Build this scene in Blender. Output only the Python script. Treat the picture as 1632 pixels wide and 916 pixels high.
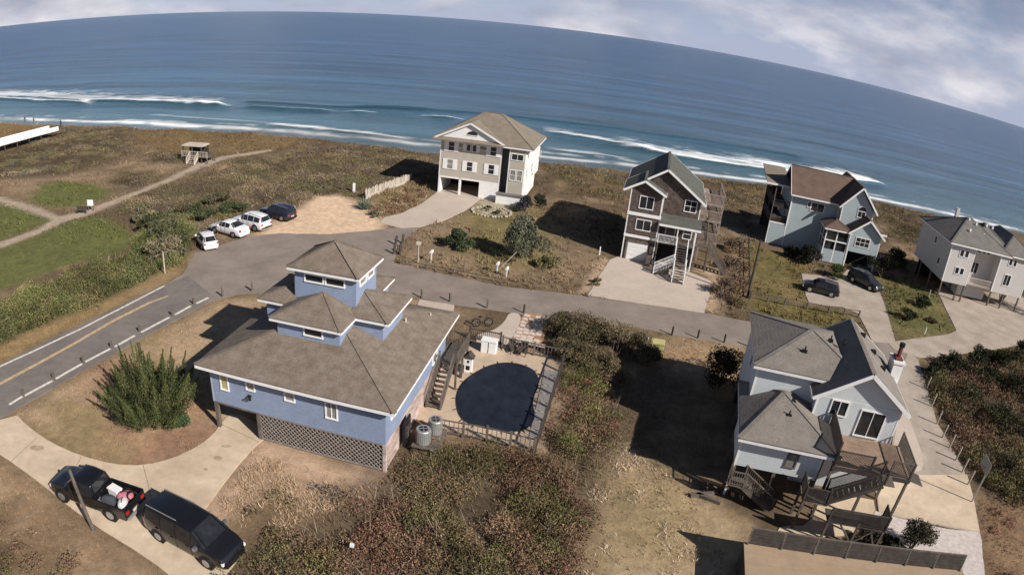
import bpy, bmesh, math, random
import numpy as np
from mathutils import Vector, Matrix

# ------------------------------------------------------------------ scene, camera, sky, sun, exposure
scene = bpy.context.scene
for o in list(bpy.data.objects):
    bpy.data.objects.remove(o)
col = scene.collection
random.seed(7)
rng = np.random.default_rng(7)
R = math.radians

CAM_H = 25.0                      # drone height above the yards
PITCH, ROLL, FPX = R(22.7), R(6.2), 1056.0    # fisheye: 1056 photo pixels per radian
scene.render.engine = 'CYCLES'
cam_data = bpy.data.cameras.new('camera')
cam = bpy.data.objects.new('camera', cam_data)
col.objects.link(cam)
scene.camera = cam
cam_data.type = 'PANO'
cam_data.sensor_fit = 'HORIZONTAL'
cam_data.sensor_width = 36.0
cam_data.clip_start = 0.1
cam_data.clip_end = 200000.0
K1 = -(1632.0 / 36.0) / FPX
for tgt in (cam_data, getattr(cam_data, 'cycles', None)):
    if tgt is None:
        continue
    try:
        tgt.panorama_type = 'FISHEYE_LENS_POLYNOMIAL'
        tgt.fisheye_fov = math.pi
        tgt.fisheye_polynomial_k0 = 0.0
        tgt.fisheye_polynomial_k1 = K1
        tgt.fisheye_polynomial_k2 = 0.0
        tgt.fisheye_polynomial_k3 = 0.0
        tgt.fisheye_polynomial_k4 = 0.0
    except Exception:
        pass
_f = np.array([0, math.cos(PITCH), -math.sin(PITCH)])
_u = np.array([0, math.sin(PITCH), math.cos(PITCH)])
_r = np.array([1.0, 0, 0])
CR = math.cos(ROLL) * _r + math.sin(ROLL) * _u
CU = -math.sin(ROLL) * _r + math.cos(ROLL) * _u
cam.matrix_world = Matrix(((CR[0], CU[0], -_f[0], 0), (CR[1], CU[1], -_f[1], 0), (CR[2], CU[2], -_f[2], CAM_H), (0, 0, 0, 1)))

SUN_AZ, SUN_EL = R(128.0), R(34.0)      # azimuth clockwise from +Y
world = bpy.data.worlds.new('World')
scene.world = world
world.use_nodes = True
nt = world.node_tree
nt.nodes.clear()
def N(tree, typ, **kw):
    n = tree.nodes.new(typ)
    for k, v in kw.items():
        setattr(n, k, v)
    return n
out = N(nt, 'ShaderNodeOutputWorld')
bg = N(nt, 'ShaderNodeBackground')
sky = N(nt, 'ShaderNodeTexSky')
sky.sky_type = 'NISHITA'
sky.sun_disc = False
sky.sun_elevation = SUN_EL
sky.sun_rotation = SUN_AZ
sky.altitude = 30
sky.air_density = 0.7
sky.dust_density = 0.3
sky.ozone_density = 1.5
bg.inputs['Strength'].default_value = 0.05
tc = N(nt, 'ShaderNodeTexCoord')
sep = N(nt, 'ShaderNodeSeparateXYZ')
nt.links.new(tc.outputs['Generated'], sep.inputs[0])
# clouds: direction projected on a high deck
mp = N(nt, 'ShaderNodeMapping')
mp.inputs['Scale'].default_value = (3.4, 3.4, 9.0)
mp.inputs['Location'].default_value = (1.3, 0.4, 0.2)
nt.links.new(tc.outputs['Generated'], mp.inputs[0])
nz = N(nt, 'ShaderNodeTexNoise')
nz.inputs['Scale'].default_value = 1.0
nz.inputs['Detail'].default_value = 7
nz.inputs['Roughness'].default_value = 0.58
nz.inputs['Distortion'].default_value = 0.0
nt.links.new(mp.outputs[0], nz.inputs['Vector'])
cr = N(nt, 'ShaderNodeValToRGB')
cr.color_ramp.elements[0].position = 0.455
cr.color_ramp.elements[1].position = 0.60
nt.links.new(nz.outputs[0], cr.inputs[0])
nz2 = N(nt, 'ShaderNodeTexNoise')
nz2.inputs['Scale'].default_value = 2.1
nz2.inputs['Detail'].default_value = 5
nt.links.new(mp.outputs[0], nz2.inputs['Vector'])
cc = N(nt, 'ShaderNodeValToRGB')
cc.color_ramp.elements[0].position = 0.36
cc.color_ramp.elements[0].color = (5.8, 6.0, 7.6, 1)
cc.color_ramp.elements[1].position = 0.66
cc.color_ramp.elements[1].color = (13.0, 12.6, 13.2, 1)
nt.links.new(nz2.outputs[0], cc.inputs[0])
# low clear band of hazy blue over the sea
hz = N(nt, 'ShaderNodeMapRange')
hz.inputs['From Min'].default_value = 0.0
hz.inputs['From Max'].default_value = 0.24
hz.inputs['To Min'].default_value = 1.0
hz.inputs['To Max'].default_value = 0.0
nt.links.new(sep.outputs['Z'], hz.inputs['Value'])
m1 = N(nt, 'ShaderNodeMix', data_type='RGBA')
hzs = N(nt, 'ShaderNodeMath', operation='MULTIPLY')
hzs.inputs[1].default_value = 0.75
nt.links.new(hz.outputs[0], hzs.inputs[0])
nt.links.new(hzs.outputs[0], m1.inputs[0])
nt.links.new(sky.outputs[0], m1.inputs[6])
m1.inputs[7].default_value = (7.2, 8.0, 11.4, 1)
# clouds thin out towards the zenith
cz = N(nt, 'ShaderNodeMapRange')
cz.inputs['From Min'].default_value = 0.02
cz.inputs['From Max'].default_value = 0.36
cz.inputs['To Min'].default_value = 0.92
cz.inputs['To Max'].default_value = 0.06
nt.links.new(sep.outputs['Z'], cz.inputs['Value'])
cm = N(nt, 'ShaderNodeMath', operation='MULTIPLY')
nt.links.new(cr.outputs[0], cm.inputs[0])
nt.links.new(cz.outputs[0], cm.inputs[1])
m2 = N(nt, 'ShaderNodeMix', data_type='RGBA')
nt.links.new(cm.outputs[0], m2.inputs[0])
nt.links.new(m1.outputs[2], m2.inputs[6])
nt.links.new(cc.outputs[0], m2.inputs[7])
nt.links.new(m2.outputs[2], bg.inputs[0])
nt.links.new(bg.outputs[0], out.inputs[0])

sun_d = bpy.data.lights.new('sun', 'SUN')
sun_d.energy = 5.0
sun_d.angle = R(0.5)
sun_d.color = (1.0, 0.93, 0.84)
sun = bpy.data.objects.new('sun', sun_d)
col.objects.link(sun)
sdir = Vector((math.sin(SUN_AZ) * math.cos(SUN_EL), math.cos(SUN_AZ) * math.cos(SUN_EL), math.sin(SUN_EL)))
sun.rotation_euler = sdir.to_track_quat('Z', 'Y').to_euler()
sun.location = (60, -50, 60)
scene.view_settings.view_transform = 'Standard'
scene.view_settings.look = 'None'
scene.view_settings.exposure = 0.36
scene.view_settings.gamma = 1.0

# ------------------------------------------------------------------ survey: where a sighted point of the photograph stands
def G(px, py, z=0.0):
    dx, dy = px - 816.0, 458.0 - py
    r = math.hypot(dx, dy)
    th = r / FPX
    s = math.sin(th) / max(r, 1e-9)
    v = CR * dx * s + CU * dy * s + _f * math.cos(th)
    t = (z - CAM_H) / v[2]
    return np.array([v[0] * t, v[1] * t, z])
def GP(pts, z=0.0):
    return np.array([G(p[0], p[1], z)[:2] for p in pts])

# ------------------------------------------------------------------ noise and polygon helpers (numpy)
_perm = np.random.default_rng(3).random((256, 256))
def vnoise(x, y):
    xi, yi = np.floor(x).astype(int), np.floor(y).astype(int)
    fx, fy = x - xi, y - yi
    fx, fy = fx * fx * (3 - 2 * fx), fy * fy * (3 - 2 * fy)
    a = _perm[xi % 256, yi % 256]; b = _perm[(xi + 1) % 256, yi % 256]
    c = _perm[xi % 256, (yi + 1) % 256]; d = _perm[(xi + 1) % 256, (yi + 1) % 256]
    return (a * (1 - fx) + b * fx) * (1 - fy) + (c * (1 - fx) + d * fx) * fy
def fbm(x, y, s=1.0, o=4):
    v, a, t = 0, 1.0, 0
    for i in range(o):
        v = v + a * vnoise(x / s + 17.3 * i, y / s + 5.1 * i); t += a; a *= 0.5; s *= 0.5
    return v / t
def sdist(x, y, poly):
    """signed distance to a polygon, positive inside"""
    d = np.full(x.shape, 1e9); ins = np.zeros(x.shape, bool)
    n = len(poly)
    for i in range(n):
        ax, ay = poly[i]; bx, by = poly[(i + 1) % n]
        ex, ey = bx - ax, by - ay
        L = ex * ex + ey * ey + 1e-12
        t = np.clip(((x - ax) * ex + (y - ay) * ey) / L, 0, 1)
        d = np.minimum(d, np.hypot(x - ax - t * ex, y - ay - t * ey))
        c = ((ay > y) != (by > y)) & (x < (bx - ax) * (y - ay) / ((by - ay) if abs(by - ay) > 1e-12 else 1e-12) + ax)
        ins ^= c
    return np.where(ins, d, -d)

# ------------------------------------------------------------------ materials
MATS = {}
def mat(name, base, rough=0.8, var=0.0, vscale=1.0, bump=0.0, bscale=20.0, metal=0.0, spec=0.3, second=None, laps=0.0, lapaxis='Z', stretch=(1, 1, 1), streak=None):
    if name in MATS:
        return MATS[name]
    m = bpy.data.materials.new(name)
    m.use_nodes = True
    t = m.node_tree
    p = t.nodes['Principled BSDF']
    p.inputs['Roughness'].default_value = rough
    p.inputs['Metallic'].default_value = metal
    p.inputs['Specular IOR Level'].default_value = spec
    tcn = N(t, 'ShaderNodeTexCoord')
    mpn = N(t, 'ShaderNodeMapping')
    mpn.inputs['Scale'].default_value = stretch
    t.links.new(tcn.outputs['Object'], mpn.inputs[0])
    n1 = N(t, 'ShaderNodeTexNoise')
    n1.inputs['Scale'].default_value = vscale
    n1.inputs['Detail'].default_value = 6
    n1.inputs['Roughness'].default_value = 0.6
    t.links.new(mpn.outputs[0], n1.inputs['Vector'])
    rp = N(t, 'ShaderNodeValToRGB')
    rp.color_ramp.elements[0].position = 0.32
    rp.color_ramp.elements[1].position = 0.68
    c0 = tuple(max(0, c * (1 - var)) for c in base)
    c1 = tuple(c * (1 + var) for c in base) if second is None else second
    rp.color_ramp.elements[0].color = (*c0, 1)
    rp.color_ramp.elements[1].color = (*c1, 1)
    t.links.new(n1.outputs[0], rp.inputs[0])
    n3 = N(t, 'ShaderNodeTexNoise')
    n3.inputs['Scale'].default_value = vscale * 5.3
    n3.inputs['Detail'].default_value = 7
    n3.inputs['Roughness'].default_value = 0.7
    t.links.new(mpn.outputs[0], n3.inputs['Vector'])
    m3 = N(t, 'ShaderNodeMapRange')
    m3.inputs['From Min'].default_value = 0.3
    m3.inputs['From Max'].default_value = 0.7
    m3.inputs['To Min'].default_value = 1 - min(var, .3) * .9
    m3.inputs['To Max'].default_value = 1 + min(var, .3) * .9
    t.links.new(n3.outputs[0], m3.inputs['Value'])
    s3 = N(t, 'ShaderNodeVectorMath', operation='SCALE')
    t.links.new(rp.outputs[0], s3.inputs[0])
    t.links.new(m3.outputs[0], s3.inputs['Scale'])
    t.links.new(s3.outputs[0], p.inputs['Base Color'])
    last = None
    if bump > 0:
        n2 = N(t, 'ShaderNodeTexNoise')
        n2.inputs['Scale'].default_value = bscale
        n2.inputs['Detail'].default_value = 4
        t.links.new(mpn.outputs[0], n2.inputs['Vector'])
        b = N(t, 'ShaderNodeBump')
        b.inputs['Strength'].default_value = bump
        b.inputs['Distance'].default_value = 0.05
        t.links.new(n2.outputs[0], b.inputs['Height'])
        last = b
    if laps > 0:
        w = N(t, 'ShaderNodeTexWave', wave_type='BANDS', wave_profile='SAW')
        w.bands_direction = lapaxis
        w.inputs['Scale'].default_value = 0.314 / laps
        t.links.new(tcn.outputs['Object'], w.inputs['Vector'])
        b = N(t, 'ShaderNodeBump')
        b.inputs['Strength'].default_value = 0.5
        b.inputs['Distance'].default_value = 0.03
        t.links.new(w.outputs[1], b.inputs['Height'])
        if last:
            t.links.new(last.outputs[0], b.inputs['Normal'])
        last = b
    if last:
        t.links.new(last.outputs[0], p.inputs['Normal'])
    MATS[name] = m
    return m
def mat_attr(name, rough=0.9, var=0.25, vscale=6.0, bump=0.3, bscale=8.0, trans=False):
    """colour comes from the surface's own colour attribute (soil, sand, leaf colours), with grain on top"""
    m = bpy.data.materials.new(name)
    m.use_nodes = True
    t = m.node_tree
    p = t.nodes['Principled BSDF']
    p.inputs['Roughness'].default_value = rough
    p.inputs['Specular IOR Level'].default_value = 0.1
    a = N(t, 'ShaderNodeAttribute', attribute_name='tint')
    tcn = N(t, 'ShaderNodeTexCoord')
    if var > 0:
        n1 = N(t, 'ShaderNodeTexNoise')
        n1.inputs['Scale'].default_value = vscale
        n1.inputs['Detail'].default_value = 8
        n1.inputs['Roughness'].default_value = 0.7
        t.links.new(tcn.outputs['Object'], n1.inputs['Vector'])
        mr = N(t, 'ShaderNodeMapRange')
        mr.inputs['From Min'].default_value = 0.3
        mr.inputs['From Max'].default_value = 0.7
        mr.inputs['To Min'].default_value = 1 - var
        mr.inputs['To Max'].default_value = 1 + var
        t.links.new(n1.outputs[0], mr.inputs['Value'])
        mx = N(t, 'ShaderNodeVectorMath', operation='SCALE')
        t.links.new(a.outputs['Color'], mx.inputs[0])
        t.links.new(mr.outputs[0], mx.inputs['Scale'])
        t.links.new(mx.outputs[0], p.inputs['Base Color'])
    else:
        t.links.new(a.outputs['Color'], p.inputs['Base Color'])
    if bump > 0:
        n2 = N(t, 'ShaderNodeTexNoise')
        n2.inputs['Scale'].default_value = bscale
        n2.inputs['Detail'].default_value = 6
        t.links.new(tcn.outputs['Object'], n2.inputs['Vector'])
        b = N(t, 'ShaderNodeBump')
        b.inputs['Strength'].default_value = bump
        b.inputs['Distance'].default_value = 0.15
        t.links.new(n2.outputs[0], b.inputs['Height'])
        t.links.new(b.outputs[0], p.inputs['Normal'])
    MATS[name] = m
    return m
WHITE = mat('white_paint', (0.74, 0.74, 0.74), 0.5, 0.06, 2.0)
BLUE = mat('blue_siding', (0.235, 0.295, 0.42), 0.6, 0.09, 0.9, laps=0.18)
SHING = mat('brown_shingle', (0.165, 0.128, 0.098), 0.95, 0.16, 1.6, 0.6, 9, second=(0.205, 0.172, 0.142), laps=0.09)
SHING_TAN = mat('tan_shingle', (0.195, 0.165, 0.13), 0.95, 0.15, 1.0, 0.5, 8)
SHING_GREEN = mat('green_grey_shingle', (0.085, 0.09, 0.08), 0.95, 0.18, 1.0, 0.5, 8)
SHING_BROWN = mat('dark_brown_shingle', (0.12, 0.082, 0.065), 0.95, 0.15, 1.0, 0.5, 8)
SHING_GREY = mat('grey_shingle', (0.15, 0.14, 0.13), 0.95, 0.15, 1.0, 0.5, 8)
SHING_TAUPE = mat('taupe_shingle', (0.19, 0.17, 0.152), 0.95, 0.15, 1.1, 0.5, 8, laps=0.09)
BEIGE = mat('beige_siding', (0.44, 0.405, 0.35), 0.7, 0.04, 1.0, laps=0.2)
CEDAR = mat('weathered_cedar_shakes', (0.075, 0.058, 0.05), 0.9, 0.35, 3.0, 0.5, 12, second=(0.15, 0.115, 0.10), laps=0.2)
PALEBLUE = mat('pale_blue_siding', (0.36, 0.42, 0.44), 0.7, 0.04, 1.0, laps=0.2)
PALEGREY = mat('pale_grey_siding', (0.52, 0.50, 0.485), 0.7, 0.04, 1.0, laps=0.2)
ICE = mat('ice_blue_siding', (0.56, 0.60, 0.62), 0.7, 0.04, 1.0, laps=0.2)
WOOD = mat('grey_weathered_wood', (0.12, 0.10, 0.085), 0.9, 0.3, 2.5, 0.3, 30)
DECK = mat('brown_deck_wood', (0.27, 0.19, 0.14), 0.85, 0.2, 2.5, 0.3, 30)
DARKWOOD = mat('dark_wood', (0.06, 0.05, 0.045), 0.9, 0.3, 2.5, 0.3, 30)
PALEWOOD = mat('bleached_wood', (0.50, 0.44, 0.38), 0.85, 0.15, 2.5, 0.3, 30)
LATT = mat('lattice_wood', (0.24, 0.21, 0.19), 0.9, 0.25, 4.0)
SKIRT = mat('mottled_pink_board', (0.36, 0.25, 0.20), 0.85, 0.30, 0.7, stretch=(1, 1, 2.5), second=(0.56, 0.47, 0.44))  # boards mottled from brown to pale pink
GLASS = mat('window_glass', (0.02, 0.022, 0.025), 0.08, 0.4, 0.8, spec=0.6)
CURTAIN = mat('window_with_blind', (0.22, 0.22, 0.20), 0.15, 0.3, 2.0, spec=0.6)
YGLASS = mat('yellow_blind', (0.36, 0.34, 0.16), 0.2, 0.2, 2.0, spec=0.6)  # plain yellow pane colour
DARK = mat('painted_shade_black', (0.012, 0.012, 0.013), 0.9, 0.2, 1.0)  # near-black colour painting the shade in open bays and behind lattice
CONC = mat('tan_concrete', (0.50, 0.395, 0.285), 0.9, 0.13, 0.30, 0.15, 30, second=(0.62, 0.50, 0.375))
CONC_GREY = mat('grey_concrete', (0.34, 0.285, 0.235), 0.9, 0.12, 0.4, 0.15, 30, second=(0.43, 0.365, 0.305))
CONC_PINK = mat('pinkish_concrete', (0.47, 0.395, 0.335), 0.9, 0.07, 0.35, 0.15, 30)
DECKC = mat('pool_deck_concrete', (0.45, 0.35, 0.26), 0.9, 0.12, 0.6, 0.15, 30, second=(0.53, 0.41, 0.30))
SHELL = mat('white_shell_gravel', (0.52, 0.46, 0.43), 0.95, 0.18, 3.0, 0.5, 14)
ASPH = mat('asphalt', (0.165, 0.145, 0.135), 0.92, 0.14, 0.25, 0.3, 40, second=(0.215, 0.188, 0.170))
ASPH2 = mat('old_asphalt', (0.215, 0.18, 0.155), 0.92, 0.10, 0.3, 0.3, 40, second=(0.27, 0.225, 0.19))
LINEW = mat('white_road_paint', (0.62, 0.58, 0.53), 0.8, 0.25, 3.0)
LINEY = mat('worn_yellow_paint', (0.46, 0.33, 0.20), 0.8, 0.25, 3.0)
METAL = mat('galvanised_metal', (0.42, 0.42, 0.41), 0.45, 0.1, 3.0, metal=0.6)
BLACK = mat('black_plastic', (0.012, 0.012, 0.013), 0.5, 0.1, 3.0)
TYRE = mat('tyre_rubber', (0.012, 0.012, 0.012), 0.85, 0.1, 3.0)
RIM = mat('alloy_rim', (0.45, 0.45, 0.46), 0.3, 0.05, 3.0, metal=0.8)
COVER = mat('navy_pool_cover', (0.010, 0.014, 0.024), 0.55, 0.25, 0.8, 0.3, 2.0, second=(0.018, 0.024, 0.038))
BRICKR = mat('red_flue_cap', (0.14, 0.045, 0.035), 0.8, 0.2, 5)
YELLOWP = mat('pale_yellow_green_metal', (0.45, 0.42, 0.18), 0.6, 0.1, 2)
TRUNK = mat('bark', (0.12, 0.085, 0.06), 0.95, 0.3, 6.0, 0.5, 20)
PALETRUNK = mat('pale_bark', (0.36, 0.30, 0.26), 0.95, 0.2, 6.0, 0.5, 20)
LEAF = mat_attr('foliage', 0.75, 0.0, 1, 0.0)
GROUND = mat_attr('dune_ground', 0.95, 0.28, 1.6, 0.25, 5.0)
def paint(name, c, rough=0.25):
    m = mat(name, c, rough, 0.03, 1.0, spec=0.5)
    m.node_tree.nodes['Principled BSDF'].inputs['Coat Weight'].default_value = 0.6
    m.node_tree.nodes['Principled BSDF'].inputs['Coat Roughness'].default_value = 0.08
    return m
PW = paint('white_car_paint', (0.75, 0.75, 0.77))
PK = paint('black_car_paint', (0.008, 0.008, 0.010))
PN = paint('navy_car_paint', (0.018, 0.022, 0.045))
PG = paint('charcoal_car_paint', (0.022, 0.020, 0.026))
LAMPW = mat('headlight_lens', (0.8, 0.8, 0.8), 0.1, 0.02, 1, spec=0.8)
LAMPR = mat('tail_light_lens', (0.35, 0.02, 0.015), 0.2, 0.02, 1, spec=0.6)

# ------------------------------------------------------------------ mesh helpers
class MB:
    def __init__(s):
        s.v, s.f = [], []
    def add(s, vs, fs):
        n = len(s.v)
        s.v += [tuple(map(float, p)) for p in vs]
        s.f += [tuple(i + n for i in f) for f in fs]
        return s
    def box(s, x0, x1, y0, y1, z0, z1):
        return s.add([(x0, y0, z0), (x1, y0, z0), (x1, y1, z0), (x0, y1, z0), (x0, y0, z1), (x1, y0, z1), (x1, y1, z1), (x0, y1, z1)],
                     [(0, 3, 2, 1), (4, 5, 6, 7), (0, 1, 5, 4), (1, 2, 6, 5), (2, 3, 7, 6), (3, 0, 4, 7)])
    def poly(s, pts):
        return s.add(pts, [tuple(range(len(pts)))])
    def extrude(s, pts, vec):
        """closed solid from a planar polygon swept along vec"""
        n = len(pts)
        q = [tuple(np.array(p, float) + np.array(vec, float)) for p in pts]
        return s.add(list(pts) + q, [tuple(reversed(range(n))), tuple(range(n, 2 * n))] + [(i, (i + 1) % n, n + (i + 1) % n, n + i) for i in range(n)])
    def beam(s, p, q, w=0.1, h=None):
        """square bar from p to q"""
        p, q = Vector(p), Vector(q)
        h = h or w
        d = (q - p).normalized()
        a = d.cross(Vector((0, 0, 1)))
        a = a.normalized() if a.length > 1e-3 else Vector((1, 0, 0))
        b = d.cross(a).normalized()
        vs = [p + a * sx * w / 2 + b * sy * h / 2 for sx, sy in ((-1, -1), (1, -1), (1, 1), (-1, 1))]
        vs += [v + (q - p) for v in vs]
        return s.add(vs, [(0, 3, 2, 1), (4, 5, 6, 7), (0, 1, 5, 4), (1, 2, 6, 5), (2, 3, 7, 6), (3, 0, 4, 7)])
    def tube(s, p, q, r0, r1=None, n=8):
        p, q = Vector(p), Vector(q)
        r1 = r0 if r1 is None else r1
        d = (q - p).normalized()
        a = d.cross(Vector((0, 0, 1)))
        a = a.normalized() if a.length > 1e-3 else Vector((1, 0, 0))
        b = d.cross(a).normalized()
        vs = []
        for c, r in ((p, r0), (q, r1)):
            vs += [c + (a * math.cos(t) + b * math.sin(t)) * r for t in [2 * math.pi * i / n for i in range(n)]]
        return s.add(vs, [(i, (i + 1) % n, n + (i + 1) % n, n + i) for i in range(n)] + [tuple(reversed(range(n))), tuple(range(n, 2 * n))])
    def data(s, name, m, smooth=False):
        me = bpy.data.meshes.new(name)
        me.from_pydata(s.v, [], s.f)
        bm = bmesh.new(); bm.from_mesh(me)
        bmesh.ops.recalc_face_normals(bm, faces=bm.faces)
        bm.to_mesh(me); bm.free()
        me.materials.append(m)
        if smooth:
            me.polygons.foreach_set('use_smooth', [True] * len(me.polygons))
        return me
    def build(s, name, m, parent=None, smooth=False, bevel=0.0):
        o = bpy.data.objects.new(name, s.data(name, m, smooth))
        col.objects.link(o)
        o.parent = parent
        if bevel:
            b = o.modifiers.new('bevel', 'BEVEL'); b.width = bevel; b.segments = 2; b.limit_method = 'ANGLE'
        return o
def tag(o, label=None, cat=None, group=None, kind=None):
    if label: o['label'] = label
    if cat: o['category'] = cat
    if group: o['group'] = group
    if kind: o['kind'] = kind
    return o
def empty(name, loc, rz=0.0, label=None, cat=None, group=None):
    o = bpy.data.objects.new(name, None)
    col.objects.link(o)
    o.location = (float(loc[0]), float(loc[1]), float(loc[2]) if len(loc) > 2 else 0.0)
    o.rotation_euler = (0, 0, rz)
    o.empty_display_size = 0.3
    return tag(o, label, cat, group)
CHILD = {}
def kids(o):
    return [c for c in bpy.data.objects if c.parent == o]
def copy_tree(o, parent=None, memo=None):
    if memo is None:
        memo = {}
        for c in bpy.data.objects:
            if c.parent: memo.setdefault(c.parent.name, []).append(c)
    c = o.copy(); col.objects.link(c)
    if parent: c.parent = parent
    for ch in memo.get(o.name, []):
        copy_tree(ch, c, memo)
    return c
def place(name, data, loc, rz=0, parent=None):
    o = bpy.data.objects.new(name, data); col.objects.link(o)
    o.location = tuple(float(v) for v in loc); o.rotation_euler = (0, 0, rz); o.parent = parent
    return o

def soup(name, V, F4, C, m, parent=None):
    """V (n,3) verts, F (k,3|4) faces, C (n,3) vertex tints"""
    me = bpy.data.meshes.new(name)
    k, w = F4.shape
    me.vertices.add(len(V)); me.vertices.foreach_set('co', np.ascontiguousarray(V, dtype=np.float32).ravel())
    me.loops.add(k * w); me.loops.foreach_set('vertex_index', F4.astype(np.int32).ravel())
    me.polygons.add(k)
    me.polygons.foreach_set('loop_start', np.arange(0, k * w, w, dtype=np.int32))
    me.polygons.foreach_set('loop_total', np.full(k, w, dtype=np.int32))
    me.update(calc_edges=True)
    a = me.color_attributes.new('tint', 'FLOAT_COLOR', 'POINT')
    a.data.foreach_set('color', np.hstack([C, np.ones((len(C), 1))]).astype(np.float32).ravel())
    me.materials.append(m)
    o = bpy.data.objects.new(name, me); col.objects.link(o); o.parent = parent
    return o
def leaves(P, size, C, up=0.0, aspect=0.5, jit=0.25):
    """one leaf-shaped quad per point; returns V,F,C"""
    n = len(P)
    a = rng.normal(size=(n, 3)); a[:, 2] = a[:, 2] * (1 + up) + up
    a /= np.linalg.norm(a, axis=1, keepdims=True) + 1e-9
    b = rng.normal(size=(n, 3)); b -= a * (a * b).sum(1, keepdims=True)
    b /= np.linalg.norm(b, axis=1, keepdims=True) + 1e-9
    s = (np.asarray(size) * rng.uniform(0.6, 1.3, n))[:, None]
    A, B = a * s, b * s * aspect
    V = np.stack([P - A * .5, P + B * .5, P + A * .5, P - B * .5], 1).reshape(-1, 3)
    F = np.arange(4 * n).reshape(n, 4)
    CC = np.repeat(C * rng.uniform(1 - jit, 1 + jit, (n, 1)), 4, 0)
    return V, F, CC
def pick(colors, n, w=None):
    c = np.array(colors, float)
    return c[rng.choice(len(c), n, p=w)]
def join(parts):
    V, F, C, n = [], [], [], 0
    for v, f, c in parts:
        V.append(v); F.append(f + n); C.append(c); n += len(v)
    return np.vstack(V), np.vstack(F), np.vstack(C)

# ------------------------------------------------------------------ zones of the ground, sighted from the photograph
ROADMAIN = GP([(-60, 612), (0, 581), (265, 453), (292, 437), (310, 404), (335, 396), (372, 384), (405, 376), (450, 372), (520, 374), (600, 367), (640, 362), (668, 362), (632, 392), (628, 420), (650, 424), (720, 440), (800, 456), (925, 471), (1120, 498), (1210, 516), (1420, 545), (1470, 556), (1463, 574), (1420, 577), (1210, 556), (1100, 539), (1010, 521), (840, 502), (700, 483), (640, 468), (560, 462), (460, 463), (375, 470), (335, 481), (0, 668), (-60, 706)])
SANDLOT = GP([(405, 374), (440, 352), (470, 334), (505, 312), (545, 310), (575, 330), (605, 348), (618, 358), (600, 372), (520, 378), (450, 384)])
D_BLUE = GP([(-60, 706), (22, 657), (45, 680), (80, 705), (130, 727), (185, 741), (230, 742), (275, 731), (315, 712), (340, 693), (352, 675), (372, 655), (440, 690), (413, 704), (372, 750), (312, 832), (350, 850), (390, 874), (386, 884), (345, 935), (300, 940), (235, 888), (140, 830), (60, 766), (0, 723), (-60, 690)])
D_H2 = GP([(697, 305), (690, 312), (668, 327), (640, 340), (612, 347), (606, 356), (640, 364), (668, 362), (704, 353), (740, 337), (765, 318), (790, 321), (790, 306), (740, 298)])
D_H3 = GP([(986, 409), (972, 414), (936, 471), (1122, 499), (1130, 470), (1133, 448), (1098, 434), (1085, 412), (1020, 395)])
D_H4 = GP([(1277, 436), (1284, 471), (1290, 484), (1340, 489), (1366, 499), (1374, 512), (1390, 545), (1428, 548), (1410, 487), (1397, 453), (1377, 433), (1351, 430), (1338, 442), (1313, 440)])
D_H5 = GP([(1492, 461), (1524, 527), (1512, 533), (1435, 543), (1415, 547), (1425, 557), (1463, 570), (1505, 568), (1568, 559), (1680, 540), (1680, 480), (1596, 470), (1540, 460), (1510, 455)])
D_H6 = GP([(1448, 560), (1463, 574), (1493, 673), (1535, 747), (1551, 801), (1561, 850), (1400, 818), (1395, 780), (1420, 720), (1430, 640), (1430, 600)])
WALK_H6 = GP([(1436, 640), (1449, 668), (1470, 725), (1471, 746), (1462, 753), (1420, 746), (1424, 700)])
SHELLBED = GP([(1393, 815), (1470, 836), (1561, 850), (1572, 930), (1480, 925), (1470, 884), (1385, 855)])
POOLDECK = GP([(662, 668), (700, 600), (730, 556), (760, 545), (812, 552), (897, 572), (850, 716), (700, 684)])
PATHS_L = [GP([(-30, 309), (0, 313), (50, 327), (96, 344), (88, 352), (40, 336), (0, 322), (-30, 316)]),
           GP([(-30, 398), (0, 386), (60, 365), (95, 344), (130, 338), (165, 324), (220, 304), (262, 287), (300, 268), (322, 256), (334, 256), (318, 270), (270, 291), (225, 309), (172, 330), (135, 346), (104, 353), (62, 373), (0, 395), (-30, 404)]),
           GP([(320, 262), (350, 250), (400, 243), (432, 238), (434, 241), (400, 247), (352, 256), (330, 266)])]
LAWNS = [GP([(45, 315), (70, 297), (110, 290), (150, 293), (176, 303), (165, 318), (130, 328), (90, 331), (60, 325)]),
         GP([(-40, 335), (0, 329), (25, 327), (90, 350), (60, 362), (0, 384), (-40, 392)]),
         GP([(-40, 410), (0, 396), (60, 376), (110, 354), (150, 343), (205, 365), (222, 385), (195, 402), (140, 415), (60, 440), (0, 462), (-40, 470)])]
LAWN_H4 = GP([(1192, 386), (1240, 405), (1303, 424), (1278, 435), (1283, 470), (1292, 486), (1350, 494), (1370, 512), (1330, 528), (1212, 512), (1190, 480)])
LAWN_H5 = GP([(1398, 440), (1440, 446), (1490, 465), (1523, 526), (1510, 533), (1436, 542), (1425, 520), (1410, 480)])
LAWN_MID = GP([(770, 320), (850, 330), (880, 370), (870, 420), (780, 425), (745, 400), (740, 340)])
FAIR = GP([(650, 365), (700, 352), (765, 325), (850, 325), (900, 380), (960, 405), (925, 466), (800, 450), (720, 435), (655, 418), (636, 395)])
SANDY_H3 = GP([(1098, 425), (1150, 430), (1150, 480), (1140, 497), (1120, 499), (1130, 450)])
YARD_L = GP([(340, 482), (460, 465), (640, 470), (700, 484), (640, 640), (345, 680), (310, 712), (230, 740), (130, 725), (60, 690), (25, 660)])
OLIVE = [GP([(90, 680), (180, 640), (240, 660), (200, 720), (130, 718)])]
PINE_NEEDLES = GP([(150, 560), (330, 620), (345, 690), (290, 730), (215, 738), (180, 700)])
BARE_R = GP([(1060, 540), (1205, 558), (1195, 640), (1100, 600), (1020, 575)])
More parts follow.
